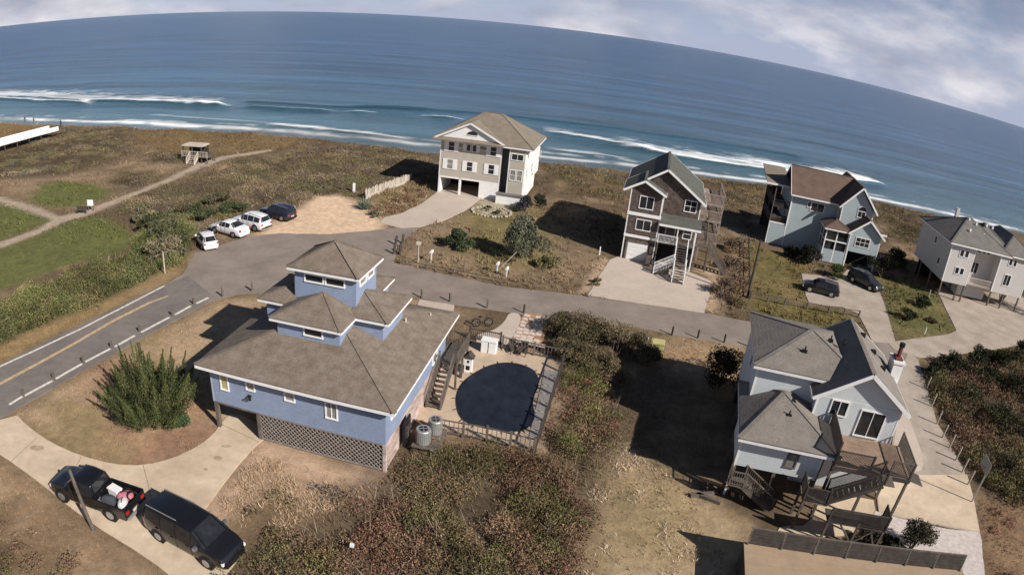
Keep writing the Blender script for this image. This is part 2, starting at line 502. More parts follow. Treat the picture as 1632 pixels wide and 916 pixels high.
GRASS_C = GP([(985, 706), (1115, 790), (1180, 840), (1180, 960), (890, 960), (940, 800)])
OLIVE_C = GP([(960, 760), (1060, 760), (1110, 830), (1090, 900), (960, 910), (940, 850)])
STRAW_B = GP([(413, 706), (520, 740), (614, 757), (700, 700), (860, 725), (840, 760), (640, 770), (560, 800), (450, 870), (380, 880), (330, 830)])
POOLBANK = GP([(900, 575), (930, 590), (905, 650), (870, 725), (850, 722)])
THICK = [GP([(640, 700), (760, 725), (865, 730), (905, 660), (920, 600), (990, 640), (985, 706), (950, 790), (900, 960), (300, 960), (395, 890), (480, 850), (560, 800), (600, 760)]),
         GP([(880, 505), (935, 500), (1040, 540), (1035, 580), (960, 590), (905, 575), (865, 545)])]
BROWN_BL = GP([(-40, 700), (60, 768), (140, 832), (235, 890), (320, 940), (-60, 960)])
BROWN_BL_DARK = GP([(-40, 810), (60, 830), (120, 880), (150, 940), (-60, 960)])
THICK_R = GP([(1475, 585), (1540, 575), (1700, 560), (1700, 830), (1632, 800), (1575, 790), (1545, 740), (1510, 680)])
BROWN_R = GP([(1553, 795), (1632, 803), (1700, 830), (1700, 960), (1572, 930), (1561, 850)])
REEDS = GP([(-60, 512), (0, 486), (140, 432), (222, 402), (238, 366), (290, 350), (300, 372), (290, 412), (270, 425), (180, 470), (80, 512), (0, 548), (-60, 575)])
VERGE = GP([(-60, 575), (0, 548), (180, 470), (290, 415), (310, 400), (292, 438), (265, 453), (0, 581), (-60, 612)])
DUNE_DARK = [GP([(-40, 262), (40, 240), (110, 200), (200, 205), (210, 232), (170, 255), (90, 280), (0, 285), (-40, 290)]),
             GP([(170, 290), (190, 274), (240, 272), (245, 290), (215, 300), (180, 300)]),
             GP([(230, 240), (300, 245), (300, 258), (240, 262)])]
DUNE_TAN = GP([(0, 288), (100, 280), (180, 262), (235, 240), (300, 262), (270, 285), (170, 320), (130, 335), (60, 328), (30, 318), (0, 310)])
DUNE_GOLD = GP([(200, 206), (340, 212), (480, 224), (480, 240), (330, 245), (230, 238), (212, 225)])
DUNE_MID = GP([(330, 262), (480, 236), (560, 232), (660, 245), (690, 260), (690, 300), (600, 310), (560, 312), (500, 316), (430, 345), (330, 362), (230, 360), (180, 335), (250, 300)])
DUNE_R = [GP([(870, 262), (1000, 272), (1010, 300), (1000, 330), (950, 310), (870, 290)]), GP([(1140, 285), (1225, 295), (1225, 345), (1150, 340)]), GP([(1400, 325), (1480, 345), (1480, 400), (1410, 380)])]
SCRUB_H3R = GP([(1135, 385), (1190, 380), (1190, 500), (1150, 498), (1150, 440), (1120, 420)])
H2_BED = GP([(600, 345), (580, 330), (600, 305), (655, 285), (690, 300), (694, 312), (660, 330), (635, 342)])

# far edge of the dune vegetation, then the beach falls to the sea
EDGE = sorted([(float(p[0]), float(p[1])) for p in [G(*q, 0.3) for q in [(-120, 190), (0, 195), (100, 199), (200, 203), (300, 206), (400, 211), (480, 217), (560, 226), (660, 240), (780, 250), (870, 259), (1000, 272), (1155, 288), (1300, 305), (1405, 323), (1480, 339), (1600, 366), (1700, 390)]]])
EX, EY = np.array([e[0] for e in EDGE]), np.array([e[1] for e in EDGE])
SEA_Z = -4.0
FLAT = [ROADMAIN, SANDLOT, D_BLUE, D_H2, D_H3, D_H4, D_H5, D_H6, WALK_H6, SHELLBED, POOLDECK] + PATHS_L
PADS = []          # house plans, filled below: the soil is level under them
def house_pad(o, rz, x0, x1, y0, y1):
    c, s = math.cos(rz), math.sin(rz)
    PADS.append(np.array([(o[0] + c * x - s * y, o[1] + s * x + c * y) for x, y in ((x0, y0), (x1, y0), (x1, y1), (x0, y1))]))
H1_O, H1_R = G(347, 680), R(-8.5)
H2_O, H2_R = G(697.2, 306), R(-8.5)
H3_O, H3_R = G(988.7, 410.7), R(-11.5)
H4_O, H4_R = G(1219.3, 388), R(-13)
H5_O, H5_R = G(1499.6, 474.7), R(-10.2)
H6_O, H6_R = G(1152.8, 787), R(-15)
H7_O, H7_R = G(1185, 916), R(-12)
house_pad(H1_O, H1_R, -1, 12.5, -1.5, 13.5)
house_pad(H2_O, H2_R, -1, 13.5, -3, 11)
house_pad(H3_O, H3_R, -1, 13, -4, 14)
house_pad(H4_O, H4_R, -1, 18, -4, 14)
house_pad(H5_O, H5_R, -1, 18, -1, 12)
house_pad(H6_O, H6_R, -1, 12, -5, 13)
house_pad(H7_O, H7_R, -1, 14, -8, 4)

def ground_z(x, y):
    x, y = np.asarray(x, float), np.asarray(y, float)
    flat = np.full(x.shape, -1e9)
    for p in FLAT + PADS:
        flat = np.maximum(flat, sdist(x, y, p))
    k = np.clip((-flat - 0.3) / 3.0, 0, 1); k = k * k * (3 - 2 * k)
    amp = 0.16 + 0.55 * np.clip((y - 75) / 30, 0, 1)
    z = k * amp * (fbm(x, y, 9.0, 4) - 0.42) * 1.6
    z = z + k * 0.10 * (fbm(x + 50, y, 1.7, 3) - 0.5)
    e = np.interp(x, EX, EY)
    d = y - e
    z = np.where(d > 0, z * np.clip(1 - d / 6, 0, 1) - np.clip(d / 17.0, 0, 1.0) * (-SEA_Z) - np.clip((d - 17) / 30, 0, 4) * 1.0, z)
    return z

def axis(lo, hi, a, b, fine, grow=1.18):
    v = list(np.arange(a, b + 1e-6, fine))
    s = fine; x = b
    while x < hi:
        s *= grow; x += s; v.append(x)
    s = fine; x = a
    while x > lo:
        s *= grow; x -= s; v.insert(0, x)
    return np.array(v)
xs = axis(-2500, 2500, -62, 66, 0.42)
ys = np.concatenate([axis(-900, 60, 14, 60, 0.38)[:-1] if False else np.array([-1500., -600, -250, -100, -40, -15, 0, 7, 11, 13]), np.arange(14, 55, 0.36), np.arange(55, 100, 0.5), np.arange(100, 178, 0.7), [180, 190]])
XX, YY = np.meshgrid(xs, ys)
X, Y = XX.ravel(), YY.ravel()
Z = ground_z(X, Y)
TAN = np.array((0.33, 0.24, 0.155)); BRN = np.array((0.145, 0.105, 0.066)); DRK = np.array((0.070, 0.054, 0.036))
OLV = np.array((0.15, 0.125, 0.055)); GRN = np.array((0.10, 0.115, 0.035)); SND = np.array((0.66, 0.48, 0.335)); GLD = np.array((0.20, 0.14, 0.07))
big = fbm(X, Y, 14.0, 4)[:, None]; med = fbm(X + 90, Y + 40, 3.2, 4)[:, None]; fin = fbm(X, Y + 200, 0.9, 3)[:, None]
C = BRN * (0.7 + 0.6 * big) * np.ones((len(X), 1))
C = C + (TAN - C) * np.clip((med - 0.5) * 4, 0, 1) * 0.55
wob = (fbm(X + 7, Y + 3, 2.2, 4) - 0.5) * 3.0
def zone(poly, c, soft=0.6, w=1.0, wobble=1.0, mix=None, mixamt=0.6):
    global C
    d = sdist(X, Y, poly) + wob * wobble
    k = (np.clip(d / soft * 0.5 + 0.5, 0, 1) * w)[:, None]
    cc = np.asarray(c) * (0.82 + 0.36 * fin)
    if mix is not None:
        cc = cc + (np.asarray(mix) - cc) * np.clip((med - 0.46) * 5, 0, 1) * mixamt
    C = C * (1 - k) + cc * k
zone(DUNE_TAN, TAN * 0.9, 2.5, 0.95, 1, BRN, 0.7)
zone(DUNE_GOLD, GLD, 2.5, 0.9, 1, BRN, 0.5)
zone(DUNE_MID, DRK * 1.5, 3, 0.8, 1.5, BRN * 1.5, 0.6)
for p in DUNE_DARK: zone(p, DRK * 1.1, 2.5, 0.9, 1.2)
for p in DUNE_R: zone(p, BRN * 0.8, 3, 0.8, 1.5, GLD, 0.8)
zone(GP([(-160, 192), (0, 194), (95, 199), (60, 222), (0, 240), (-160, 290)]), GLD * 1.2, 2.0, 0.95, 1.0, BRN, 0.6)
zone(VERGE, GLD * 1.5, 0.8, 0.9, 0.6, TAN, 0.7)
zone(REEDS, GRN * 0.7, 1.0, 0.9, 0.6)
for p in LAWNS: zone(p, (0.130, 0.138, 0.050), 0.9, 1.0, 0.25)
zone(FAIR, (0.225, 0.165, 0.105), 1.5, 0.9, 1.0, (0.31, 0.225, 0.145), 0.6)
zone(LAWN_MID, (0.20, 0.165, 0.07), 2.0, 0.8, 1.0)
zone(SANDY_H3, SND * 0.85, 1.0, 0.8, 1.2)
zone(SCRUB_H3R, BRN, 1.0, 0.9, 0.5, TAN, 0.5)
zone(LAWN_H4, (0.150, 0.125, 0.05), 0.8, 1.0, 0.4, (0.24, 0.175, 0.085), 0.8)
zone(LAWN_H5, (0.125, 0.118, 0.048), 0.8, 1.0, 0.2, (0.22, 0.18, 0.08), 0.6)
zone(YARD_L, TAN * 1.25, 1.0, 0.95, 0.3, (0.30, 0.22, 0.12), 0.8)
for p in OLIVE: zone(p, (0.23, 0.18, 0.09), 2.5, 0.7, 1.0)
zone(PINE_NEEDLES, (0.27, 0.155, 0.105), 1.5, 0.85, 1.5, (0.44, 0.28, 0.18), 0.9)
zone(BARE_R, (0.40, 0.27, 0.15), 1.5, 0.9, 1.2, (0.42, 0.30, 0.20), 0.7)
zone(GRASS_C, (0.46, 0.34, 0.22), 1.5, 0.95, 1.0, (0.36, 0.275, 0.165), 0.8)
zone(OLIVE_C, (0.24, 0.19, 0.095), 3.5, 0.75, 1.5, (0.38, 0.28, 0.17), 0.5)
zone(STRAW_B, (0.20, 0.14, 0.085), 1.5, 0.95, 1.5, (0.50, 0.35, 0.24), 0.95)
zone(GP([(413, 706), (520, 740), (614, 757), (640, 740), (660, 752), (610, 800), (560, 770), (500, 760), (430, 740), (380, 790), (345, 830), (330, 825), (370, 760)]), (0.60, 0.43, 0.31), 1.2, 0.9, 1.0, (0.36, 0.25, 0.165), 0.7)
zone(POOLBANK, (0.50, 0.35, 0.245), 1.0, 0.9, 0.2)
for p in THICK: zone(p, DRK * 1.3, 2.0, 0.85, 1.5, BRN * 1.2, 0.8)
zone(BROWN_BL, (0.30, 0.205, 0.13), 0.8, 0.95, 0.2, (0.44, 0.31, 0.20), 0.95)
zone(BROWN_BL_DARK, (0.12, 0.085, 0.05), 3.0, 0.85, 1.5)
zone(THICK_R, DRK * 1.1, 1.0, 0.95, 0.4)
zone(BROWN_R, (0.24, 0.155, 0.095), 1.0, 0.95, 0.4, (0.33, 0.22, 0.135), 0.8)
zone(H2_BED, (0.22, 0.165, 0.09), 1.0, 0.95, 0.6, (0.33, 0.25, 0.16), 0.8)
zone(SANDLOT, SND, 1.2, 1.0, 0.7, SND * 1.08, 0.7)
for p in PATHS_L: zone(p, (0.42, 0.34, 0.26), 0.4, 0.95, 0.25)
zone(GP([(752, 322), (790, 318), (818, 330), (812, 342), (770, 342)]), (0.40, 0.36, 0.26), 0.6, 0.95, 0.5, (0.2, 0.17, 0.1), 0.8)
zone(GP([(930, 472), (972, 415), (960, 412), (920, 468)]), SND * 0.8, 0.5, 0.9, 0.4)
C = C * 0.90
# beach beyond the dune edge
e = np.interp(X, EX, EY)
kb = np.clip((Y - e + wob * 0.6) / 2.0, 0, 1)[:, None]
C = C * (1 - kb) + np.array((0.46, 0.33, 0.24)) * (0.9 + 0.2 * fin) * kb
kw = np.clip((Y - e - 13) / 6, 0, 1)[:, None]
C = C * (1 - kw * .55) + np.array((0.22, 0.17, 0.135)) * kw * .55
nx, ny = len(xs), len(ys)
idx = np.arange(nx * ny).reshape(ny, nx)
F = np.stack([idx[:-1, :-1], idx[:-1, 1:], idx[1:, 1:], idx[1:, :-1]], -1).reshape(-1, 4)
g = soup('ground', np.stack([X, Y, Z], 1), F, np.clip(C, 0.01, 1), GROUND)
g.data.polygons.foreach_set('use_smooth', [True] * len(g.data.polygons))
tag(g, 'dune land of dry grass, scrub soil, sand and beach under the houses', None, None, 'structure')

# ------------------------------------------------------------------ paved sheets
def resample(poly, step=0.9, wobble=0.0):
    out_ = []
    n = len(poly)
    for i in range(n):
        a, b = poly[i], poly[(i + 1) % n]
        k = max(1, int(np.hypot(*(b - a)) / step))
        for j in range(k):
            p = a + (b - a) * j / k
            if wobble:
                p = p + (np.array([fbm(np.array([p[0]]), np.array([p[1]]), 1.5, 3)[0], fbm(np.array([p[0] + 31]), np.array([p[1]]), 1.5, 3)[0]]) - 0.5) * wobble
            out_.append(p)
    return out_
def smooth_poly(poly, it=2):
    p = np.array(poly, float)
    for _ in range(it):
        q = np.roll(p, -1, 0)
        p = np.stack([p * .75 + q * .25, p * .25 + q * .75], 1).reshape(-1, 2)
    return p
def sheet(name, poly, z, m, thick=0.05, wobble=0.0, parent=None, sm=0):
    if sm: poly = smooth_poly(poly, sm)
    pts = resample(np.array(poly), 0.8, wobble)
    bm = bmesh.new()
    vs = [bm.verts.new((float(p[0]), float(p[1]), z)) for p in pts]
    es = [bm.edges.new((vs[i], vs[(i + 1) % len(vs)])) for i in range(len(vs))]
    bmesh.ops.triangle_fill(bm, use_beauty=True, use_dissolve=False, edges=es)
    r = bmesh.ops.extrude_face_region(bm, geom=bm.faces[:])
    for v in r['geom']:
        if isinstance(v, bmesh.types.BMVert): v.co.z -= thick
    bmesh.ops.recalc_face_normals(bm, faces=bm.faces)
    me = bpy.data.meshes.new(name); bm.to_mesh(me); bm.free(); me.materials.append(m)
    o = bpy.data.objects.new(name, me); col.objects.link(o); o.parent = parent
    return o
road = sheet('road', ROADMAIN, 0.030, ASPH2, 0.09, 0.35)
tag(road, 'grey asphalt lane widening into a turnaround by the parked cars', kind='structure')
MAINSTRIP = GP([(-60, 612), (0, 581), (265, 453), (300, 440), (345, 476), (335, 481), (0, 668), (-60, 706)])
s = sheet('dark_asphalt_stretch', MAINSTRIP, 0.036, ASPH, 0.03, 0.0); tag(s, 'darker two lane asphalt road running off to the left edge', kind='structure')
def strip(name, pts, w, z, m, parent=None, gaps=None):
    b = MB()
    for i in range(len(pts) - 1):
        p, q = pts[i], pts[i + 1]
        d = (q - p) / np.hypot(*(q - p)); n = np.array([-d[1], d[0]]) * w / 2
        b.add([(*(p - n), z), (*(q - n), z), (*(q + n), z), (*(p + n), z), (*(p - n), z - .01), (*(q - n), z - .01), (*(q + n), z - .01), (*(p + n), z - .01)], [(0, 1, 2, 3), (0, 4, 5, 1), (2, 6, 7, 3), (1, 5, 6, 2), (3, 7, 4, 0)])
    return b.build(name, m, parent)
w = strip('white_line', resample(np.vstack([GP([(-60, 613), (0, 582), (262, 455)])]), 3)[:-20] if False else list(GP([(-60, 613), (-25, 596), (60, 557), (130, 524), (200, 488), (262, 456)])), 0.22, 0.042, LINEW)
tag(w, 'white edge line along the far side of the main road', kind='structure')
w = strip('yellow_line', list(GP([(-60, 642), (0, 612), (60, 580), (120, 547), (180, 512), (240, 482)])), 0.36, 0.042, LINEY)
tag(w, 'worn yellow centre line of the main road', kind='structure')
strp = strip('yellow_line', list(GP([(240, 482), (268, 472)])), 0.25, 0.0405, LINEY); tag(strp, 'faded end of the yellow centre line near the turnaround', kind='structure')
near_line = list(GP([(-60, 690), (-2, 655)])) ; tag(strip('white_line', near_line, 0.3, 0.042, LINEW), 'white edge line before the driveway mouth', kind='structure')
NL = GP([(15, 645), (36, 632), (39, 631), (84, 607), (89, 604), (131, 580), (136, 577), (176, 556), (183, 553), (215, 535), (225, 530), (270, 506), (279, 502), (304, 488), (313, 484), (332, 475)])
for i in range(0, 16, 2):
    tag(strip('white_line', [NL[i], NL[i + 1]], 0.26, 0.042, LINEW), 'white dash of the near edge line between two low road posts', group='white edge dashes along the near side of the main road', kind='structure')
tag(sheet('driveway', D_BLUE, 0.046, CONC, 0.09, 0.0, sm=1), 'tan concrete driveway curving to the blue house under the two black vehicles', kind='structure')
tag(sheet('driveway', D_H2, 0.052, CONC_PINK, 0.09, 0.2), 'pinkish concrete driveway of the beige beach house', kind='structure')
tag(sheet('driveway', D_H3, 0.048, CONC_PINK, 0.09, 0.25), 'pale concrete forecourt before the dark cedar house', kind='structure')
tag(sheet('driveway', D_H4, 0.050, CONC_GREY, 0.09, 0.1), 'concrete driveway with two dark cars', kind='structure')
tag(sheet('driveway', D_H5, 0.054, CONC_GREY, 0.09, 0.2), 'wide curving concrete driveway of the grey house on stilts', kind='structure')
tag(sheet('driveway', D_H6, 0.058, CONC_GREY, 0.09, 0.1), 'long concrete driveway along the white posts at the right', kind='structure')
tag(sheet('driveway_pad', GP([(1415, 752), (1470, 757), (1541, 757), (1553, 805), (1561, 848), (1400, 816), (1398, 785)]), 0.064, CONC, 0.05, 0.1), 'tan concrete pad at the near end of the right driveway', kind='structure')
tag(sheet('path', WALK_H6, 0.070, CONC_PINK, 0.05, 0.0, sm=2), 'pinkish walk curving beside the deck of the ice blue house', kind='structure')
tag(sheet('gravel', SHELLBED, 0.071, SHELL, 0.06, 0.4), 'white shell gravel at the end of the right driveway', kind='structure')
tag(sheet('pool_deck', POOLDECK, 0.075, DECKC, 0.1), 'tan concrete terrace round the covered pool', kind='structure')
WALK_P = GP([(812, 497), (833, 502), (822, 530), (808, 549), (795, 556), (762, 552), (756, 534), (785, 528), (803, 515)])
tag(sheet('path', WALK_P, 0.052, CONC_PINK, 0.07, 0, sm=2), 'pink concrete path from the lane to the pool gate', kind='structure')
FLAGS = GP([(690, 487), (722, 494), (722, 500), (686, 492)])
tag(sheet('path', GP([(668, 478), (724, 487), (722, 497), (690, 494), (664, 486)]), 0.055, CONC_PINK, 0.05, 0.2), 'pale pink slab patch beside the lane behind the blue roof', kind='structure')

tag(sheet('patio', GP([(1296, 800), (1390, 790), (1396, 820), (1372, 844), (1332, 856), (1236, 852), (1244, 838), (1290, 838)]), 0.05, CONC, 0.07, 0.1, sm=1), 'tan concrete patio in the shade beneath the wooden decks', kind='structure')
JOINT = mat('dark_joint', (0.20, 0.16, 0.12), 0.95, 0.2, 3)
for k_, q in enumerate(([(228, 741), (236, 770), (243, 803)], [(243, 803), (312, 830)], [(60, 697), (18, 736)], [(130, 728), (95, 792)], [(352, 676), (413, 705)])):
    tag(strip('pavement_joint', list(GP(q)), .035, .0505 + .0004 * k_, JOINT), 'thin dark joint across the tan driveway', group='joints across the tan driveway', kind='structure')
for q, r_ in (((344, 731), (9, 4)), ((330, 748), (4, 2)), ((362, 712), (7, 2.5)), ((160, 752), (10, 4)), ((60, 715), (12, 5))):
    tag(sheet('oil_stain', GP([(q[0] + r_[0] * math.cos(t), q[1] + r_[1] * math.sin(t)) for t in np.linspace(0, 5.7, 9)]), .0495, mat('stained_concrete', (.37, .285, .20), .85, .2, 1.2), .006, .5, sm=1), 'brown stain on the tan driveway', group='stains on the tan driveway', kind='structure')

# ------------------------------------------------------------------ sea
def sea_material():
    m = bpy.data.materials.new('sea_water')
    m.use_nodes = True
    t = m.node_tree; p = t.nodes['Principled BSDF']
    p.inputs['Roughness'].default_value = 0.2
    p.inputs['Specular IOR Level'].default_value = 0.26
    tcn = N(t, 'ShaderNodeTexCoord')
    a = N(t, 'ShaderNodeAttribute', attribute_name='tint')
    sp = N(t, 'ShaderNodeMapping'); sp.inputs['Scale'].default_value = (0.16, 0.55, 1)
    sp.inputs['Rotation'].default_value = (0, 0, R(4))
    t.links.new(tcn.outputs['Object'], sp.inputs[0])
    n1 = N(t, 'ShaderNodeTexNoise'); n1.inputs['Scale'].default_value = 1.0; n1.inputs['Detail'].default_value = 9; n1.inputs['Roughness'].default_value = 0.62
    t.links.new(sp.outputs[0], n1.inputs['Vector'])
    b = N(t, 'ShaderNodeBump'); b.inputs['Strength'].default_value = 1.0; b.inputs['Distance'].default_value = 1.1
    t.links.new(n1.outputs[0], b.inputs['Height'])
    # long slicks and darker swell bands
    sp2 = N(t, 'ShaderNodeMapping'); sp2.inputs['Scale'].default_value = (0.006, 0.045, 1); sp2.inputs['Rotation'].default_value = (0, 0, R(3))
    t.links.new(tcn.outputs['Object'], sp2.inputs[0])
    n2 = N(t, 'ShaderNodeTexNoise'); n2.inputs['Scale'].default_value = 1.0; n2.inputs['Detail'].default_value = 6; n2.inputs['Roughness'].default_value = 0.65
    t.links.new(sp2.outputs[0], n2.inputs['Vector'])
    mr = N(t, 'ShaderNodeMapRange'); mr.inputs['From Min'].default_value = 0.3; mr.inputs['From Max'].default_value = 0.7; mr.inputs['To Min'].default_value = 0.5; mr.inputs['To Max'].default_value = 1.6
    t.links.new(n2.outputs[0], mr.inputs['Value'])
    sc_ = N(t, 'ShaderNodeVectorMath', operation='SCALE')
    t.links.new(a.outputs['Color'], sc_.inputs[0]); t.links.new(mr.outputs[0], sc_.inputs['Scale'])
    t.links.new(sc_.outputs[0], p.inputs['Base Color'])
    # foam is rough and does not mirror
    t.links.new(b.outputs[0], p.inputs['Normal'])
    f = N(t, 'ShaderNodeMapRange'); f.inputs['From Min'].default_value = 0.15; f.inputs['From Max'].default_value = 0.5; f.inputs['To Min'].default_value = 0.24; f.inputs['To Max'].default_value = 0.9
    s2 = N(t, 'ShaderNodeSeparateColor'); t.links.new(a.outputs['Color'], s2.inputs[0])
    t.links.new(s2.outputs[0], f.inputs['Value']); t.links.new(f.outputs[0], p.inputs['Roughness'])
    return m
SEA = sea_material()
sx = axis(-90000, 90000, -210, 210, 0.8, 1.25)
sy = np.concatenate([np.arange(126, 205, 0.42), np.arange(205, 300, 0.9), np.arange(300, 520, 2.5)])
s_, y_ = 2.5, 520.0
far = []
while y_ < 90000:
    s_ *= 1.16; y_ += s_; far.append(y_)
sy = np.concatenate([sy, far])
SX, SY = np.meshgrid(sx, sy); x, y = SX.ravel(), SY.ravel()
nearm = np.clip((420 - y) / 150, 0, 1) * (np.abs(x) < 260)
# water colour: sandy shallow -> teal -> deep blue
dshore = y - np.interp(x, EX, EY) - 17
shal = np.exp(-np.clip(dshore, 0, None) / 9.0)[:, None]
mid = np.exp(-np.clip(dshore, 0, None) / 110.0)[:, None]
W = np.array((0.028, 0.078, 0.160)) * (1 - mid) + np.array((0.070, 0.140, 0.175)) * mid
W = W * (1 - shal * 0.6) + np.array((0.14, 0.15, 0.15)) * shal * 0.6
left = np.clip((40 - x) / 220, 0, 1)[:, None] * mid  # glare on the left water, painted in as a lighter colour
W = W * (1 + 0.35 * left)
zz = 0.16 * (fbm(x, y, 9, 3) - 0.5) * nearm + 0.07 * np.sin(y / 3.4 + 3.0 * fbm(x, y, 40, 2) * 5) * nearm * np.clip(dshore / 30, 0, 1)
foam = np.zeros(len(x))
def breaker(pxs, h, w_front, w_back, strength, lump=6.0, dark=0.0):
    """a breaking swell along a sighted line: a ridge in the water with foam trailing seaward"""
    global zz, foam, W
    pts = np.array([G(a, b, SEA_Z)[:2] for a, b in pxs])
    yc = np.interp(x, pts[:, 0], pts[:, 1])
    endf = np.clip((x - pts[0, 0]) / 5, 0, 1) * np.clip((pts[-1, 0] - x) / 5, 0, 1)
    yc = yc + (fbm(x + 300, x * 0 + 5, 14, 3) - 0.5) * 2.5
    d = y - yc
    zz = zz + endf * h * np.exp(-(d / 1.9) ** 2) * (d > -8)
    n = fbm(x, y * 1.7, lump, 2) * .5 + fbm(x + 77, y * 1.6, 2.6, 3) * .5
    fr = np.where(d < 0, np.exp(-(d / w_front) ** 2), np.exp(-(d / w_back) ** 1.0))
    foam = np.maximum(foam, endf * strength * np.clip((fr * 2.2 + (n - 0.55) * 2.6) * np.clip(fr * 3.0, 0, 1) - 0.25, 0, 1))
    if dark:
        k = (endf * dark * np.exp(-((d + 1.6) / 1.2) ** 2))[:, None]  # shading of the shoreward wave faces put into the water colour
        W = W * (1 - k * 0.55)
breaker([(-200, 148), (0, 158), (60, 162), (145, 166)], 0.9, 0.5, 5.0, 1.0, 7, 0.8)
breaker([(-200, 150), (0, 152), (100, 156), (170, 161), (330, 168)], 0.3, 1.5, 12.0, 0.75, 5)
breaker([(120, 161), (230, 164), (310, 167), (368, 170)], 0.8, 0.5, 3.4, 0.85, 8, 0.8)
breaker([(300, 167), (330, 169), (370, 170)], 0.6, 0.6, 1.8, 1.0, 3, 0.6)
breaker([(380, 171), (460, 175), (540, 177)], 0.7, 0.3, 2.2, 0.28, 5, 0.9)
breaker([(544, 177), (570, 179), (604, 179)], 0.7, 0.5, 1.8, 1.0, 3, 0.6)
breaker([(666, 184), (700, 188), (742, 191)], 0.7, 0.5, 1.8, 1.0, 3, 0.6)
breaker([(864, 208), (920, 219), (1000, 234), (1060, 245)], 0.8, 0.8, 6.5, 1.0, 8, 0.3)
breaker([(985, 233), (1080, 250), (1180, 266), (1300, 283), (1412, 294)], 0.9, 0.9, 13.0, 1.0, 9, 0.3)
breaker([(1180, 252), (1260, 266), (1330, 276), (1400, 288)], 0.4, 1.5, 4.0, 0.7, 4)
breaker([(560, 170), (800, 184), (960, 203), (1100, 222), (1290, 254)], 0.6, 0.2, 0.2, 0.0, 5, 0.6)
breaker([(380, 162), (520, 170), (700, 178)], 0.5, 0.2, 0.2, 0.0, 5, 0.7)
breaker([(230, 183), (300, 188), (420, 196), (540, 205)], 0.2, 0.5, 1.2, 0.3, 4)
breaker([(420, 198), (520, 207), (600, 216), (668, 226)], 0.4, 0.6, 3.0, 0.9, 4)
breaker([(180, 192), (260, 196), (330, 202), (420, 206)], 0.3, 0.6, 2.0, 0.55, 4)
breaker([(868, 236), (940, 246), (1010, 256)], 0.3, 0.6, 2.5, 0.7, 4)
# swash along the beach
swl = [(-120, 190), (0, 192), (130, 196), (260, 202), (430, 211), (500, 216), (580, 222), (660, 232), (760, 240), (868, 252), (1005, 267), (1150, 283), (1290, 300), (1405, 321), (1480, 337), (1600, 364), (1750, 400)]
pts = np.array([G(a, b - 3, SEA_Z)[:2] for a, b in swl])
yc = np.interp(x, pts[:, 0], pts[:, 1]) + (fbm(x, x * 0, 11, 3) - 0.5) * 3
d = y - yc
n = fbm(x, y, 5, 4)
foam = np.maximum(foam, np.exp(-(d / (1.1 + 1.6 * fbm(x, x * 0 + 9, 16, 2))) ** 2) * np.clip(n * 2.6 - 0.35, 0, 1))
foam = np.maximum(foam, np.exp(-((d - 5.5) / 1.2) ** 2) * np.clip((n - 0.5) * 4, 0, 1) * 0.6)
# a few whitecaps further out
wc = 0 * np.clip((fbm(x * 0.8, y * 2.2, 7, 3) - 0.80) * 14, 0, 1) * (y > 260) * (y < 900) * 0.5
foam = np.clip(np.maximum(foam, wc), 0, 1)[:, None]
Wc = W * (1 - foam) + np.array((0.80, 0.82, 0.84)) * foam
nx, ny = len(sx), len(sy)
idx = np.arange(nx * ny).reshape(ny, nx)
F = np.stack([idx[:-1, :-1], idx[:-1, 1:], idx[1:, 1:], idx[1:, :-1]], -1).reshape(-1, 4)
so = soup('sea', np.stack([x, y, SEA_Z + zz], 1), F, Wc, SEA)
so.data.polygons.foreach_set('use_smooth', [True] * len(so.data.polygons))
tag(so, 'blue ocean with lines of white breakers reaching the horizon', kind='structure')
# ------------------------------------------------------------------ building helpers (local axes: x along the front, y to the back, z up)
def window(par, face, u, z, w, h, plane, cols=1, rows=1, glass=None, frame=None, fw=0.09, door=False, depth=0.06, name=None):
    """face f: at y=plane looking -y; b: +y; r: at x=plane looking +x; l: -x.  u,z centre of the opening"""
    glass = glass or GLASS; frame = frame or WHITE
    def bx(mb, u0, u1, z0, z1, d0, d1):
        if face == 'f': mb.box(u0, u1, plane - d1, plane - d0, z0, z1)
        elif face == 'b': mb.box(u0, u1, plane + d0, plane + d1, z0, z1)
        elif face == 'r': mb.box(plane + d0, plane + d1, u0, u1, z0, z1)
        else: mb.box(plane - d1, plane - d0, u0, u1, z0, z1)
    fr = MB()
    u0, u1, z0, z1 = u - w / 2, u + w / 2, z - h / 2, z + h / 2
    bx(fr, u0 - fw, u1 + fw, z1, z1 + fw, -0.02, depth); bx(fr, u0 - fw, u1 + fw, z0 - fw, z0, -0.02, depth + 0.02)
    bx(fr, u0 - fw, u0, z0, z1, -0.02, depth); bx(fr, u1, u1 + fw, z0, z1, -0.02, depth)
    t = 0.05
    for i in range(1, cols): bx(fr, u0 + w * i / cols - t / 2, u0 + w * i / cols + t / 2, z0, z1, -0.02, depth - 0.01)
    for j in range(1, rows): bx(fr, u0, u1, z0 + h * j / rows - t / 2, z0 + h * j / rows + t / 2, -0.02, depth - 0.015)
    o = fr.build(name or ('door' if door else 'window'), frame, par)
    for i in range(cols):
        p = MB(); bx(p, u0 + w * i / cols, u0 + w * (i + 1) / cols, z0, z1, -0.01, 0.012)
        p.build('pane', glass, o)
    return o
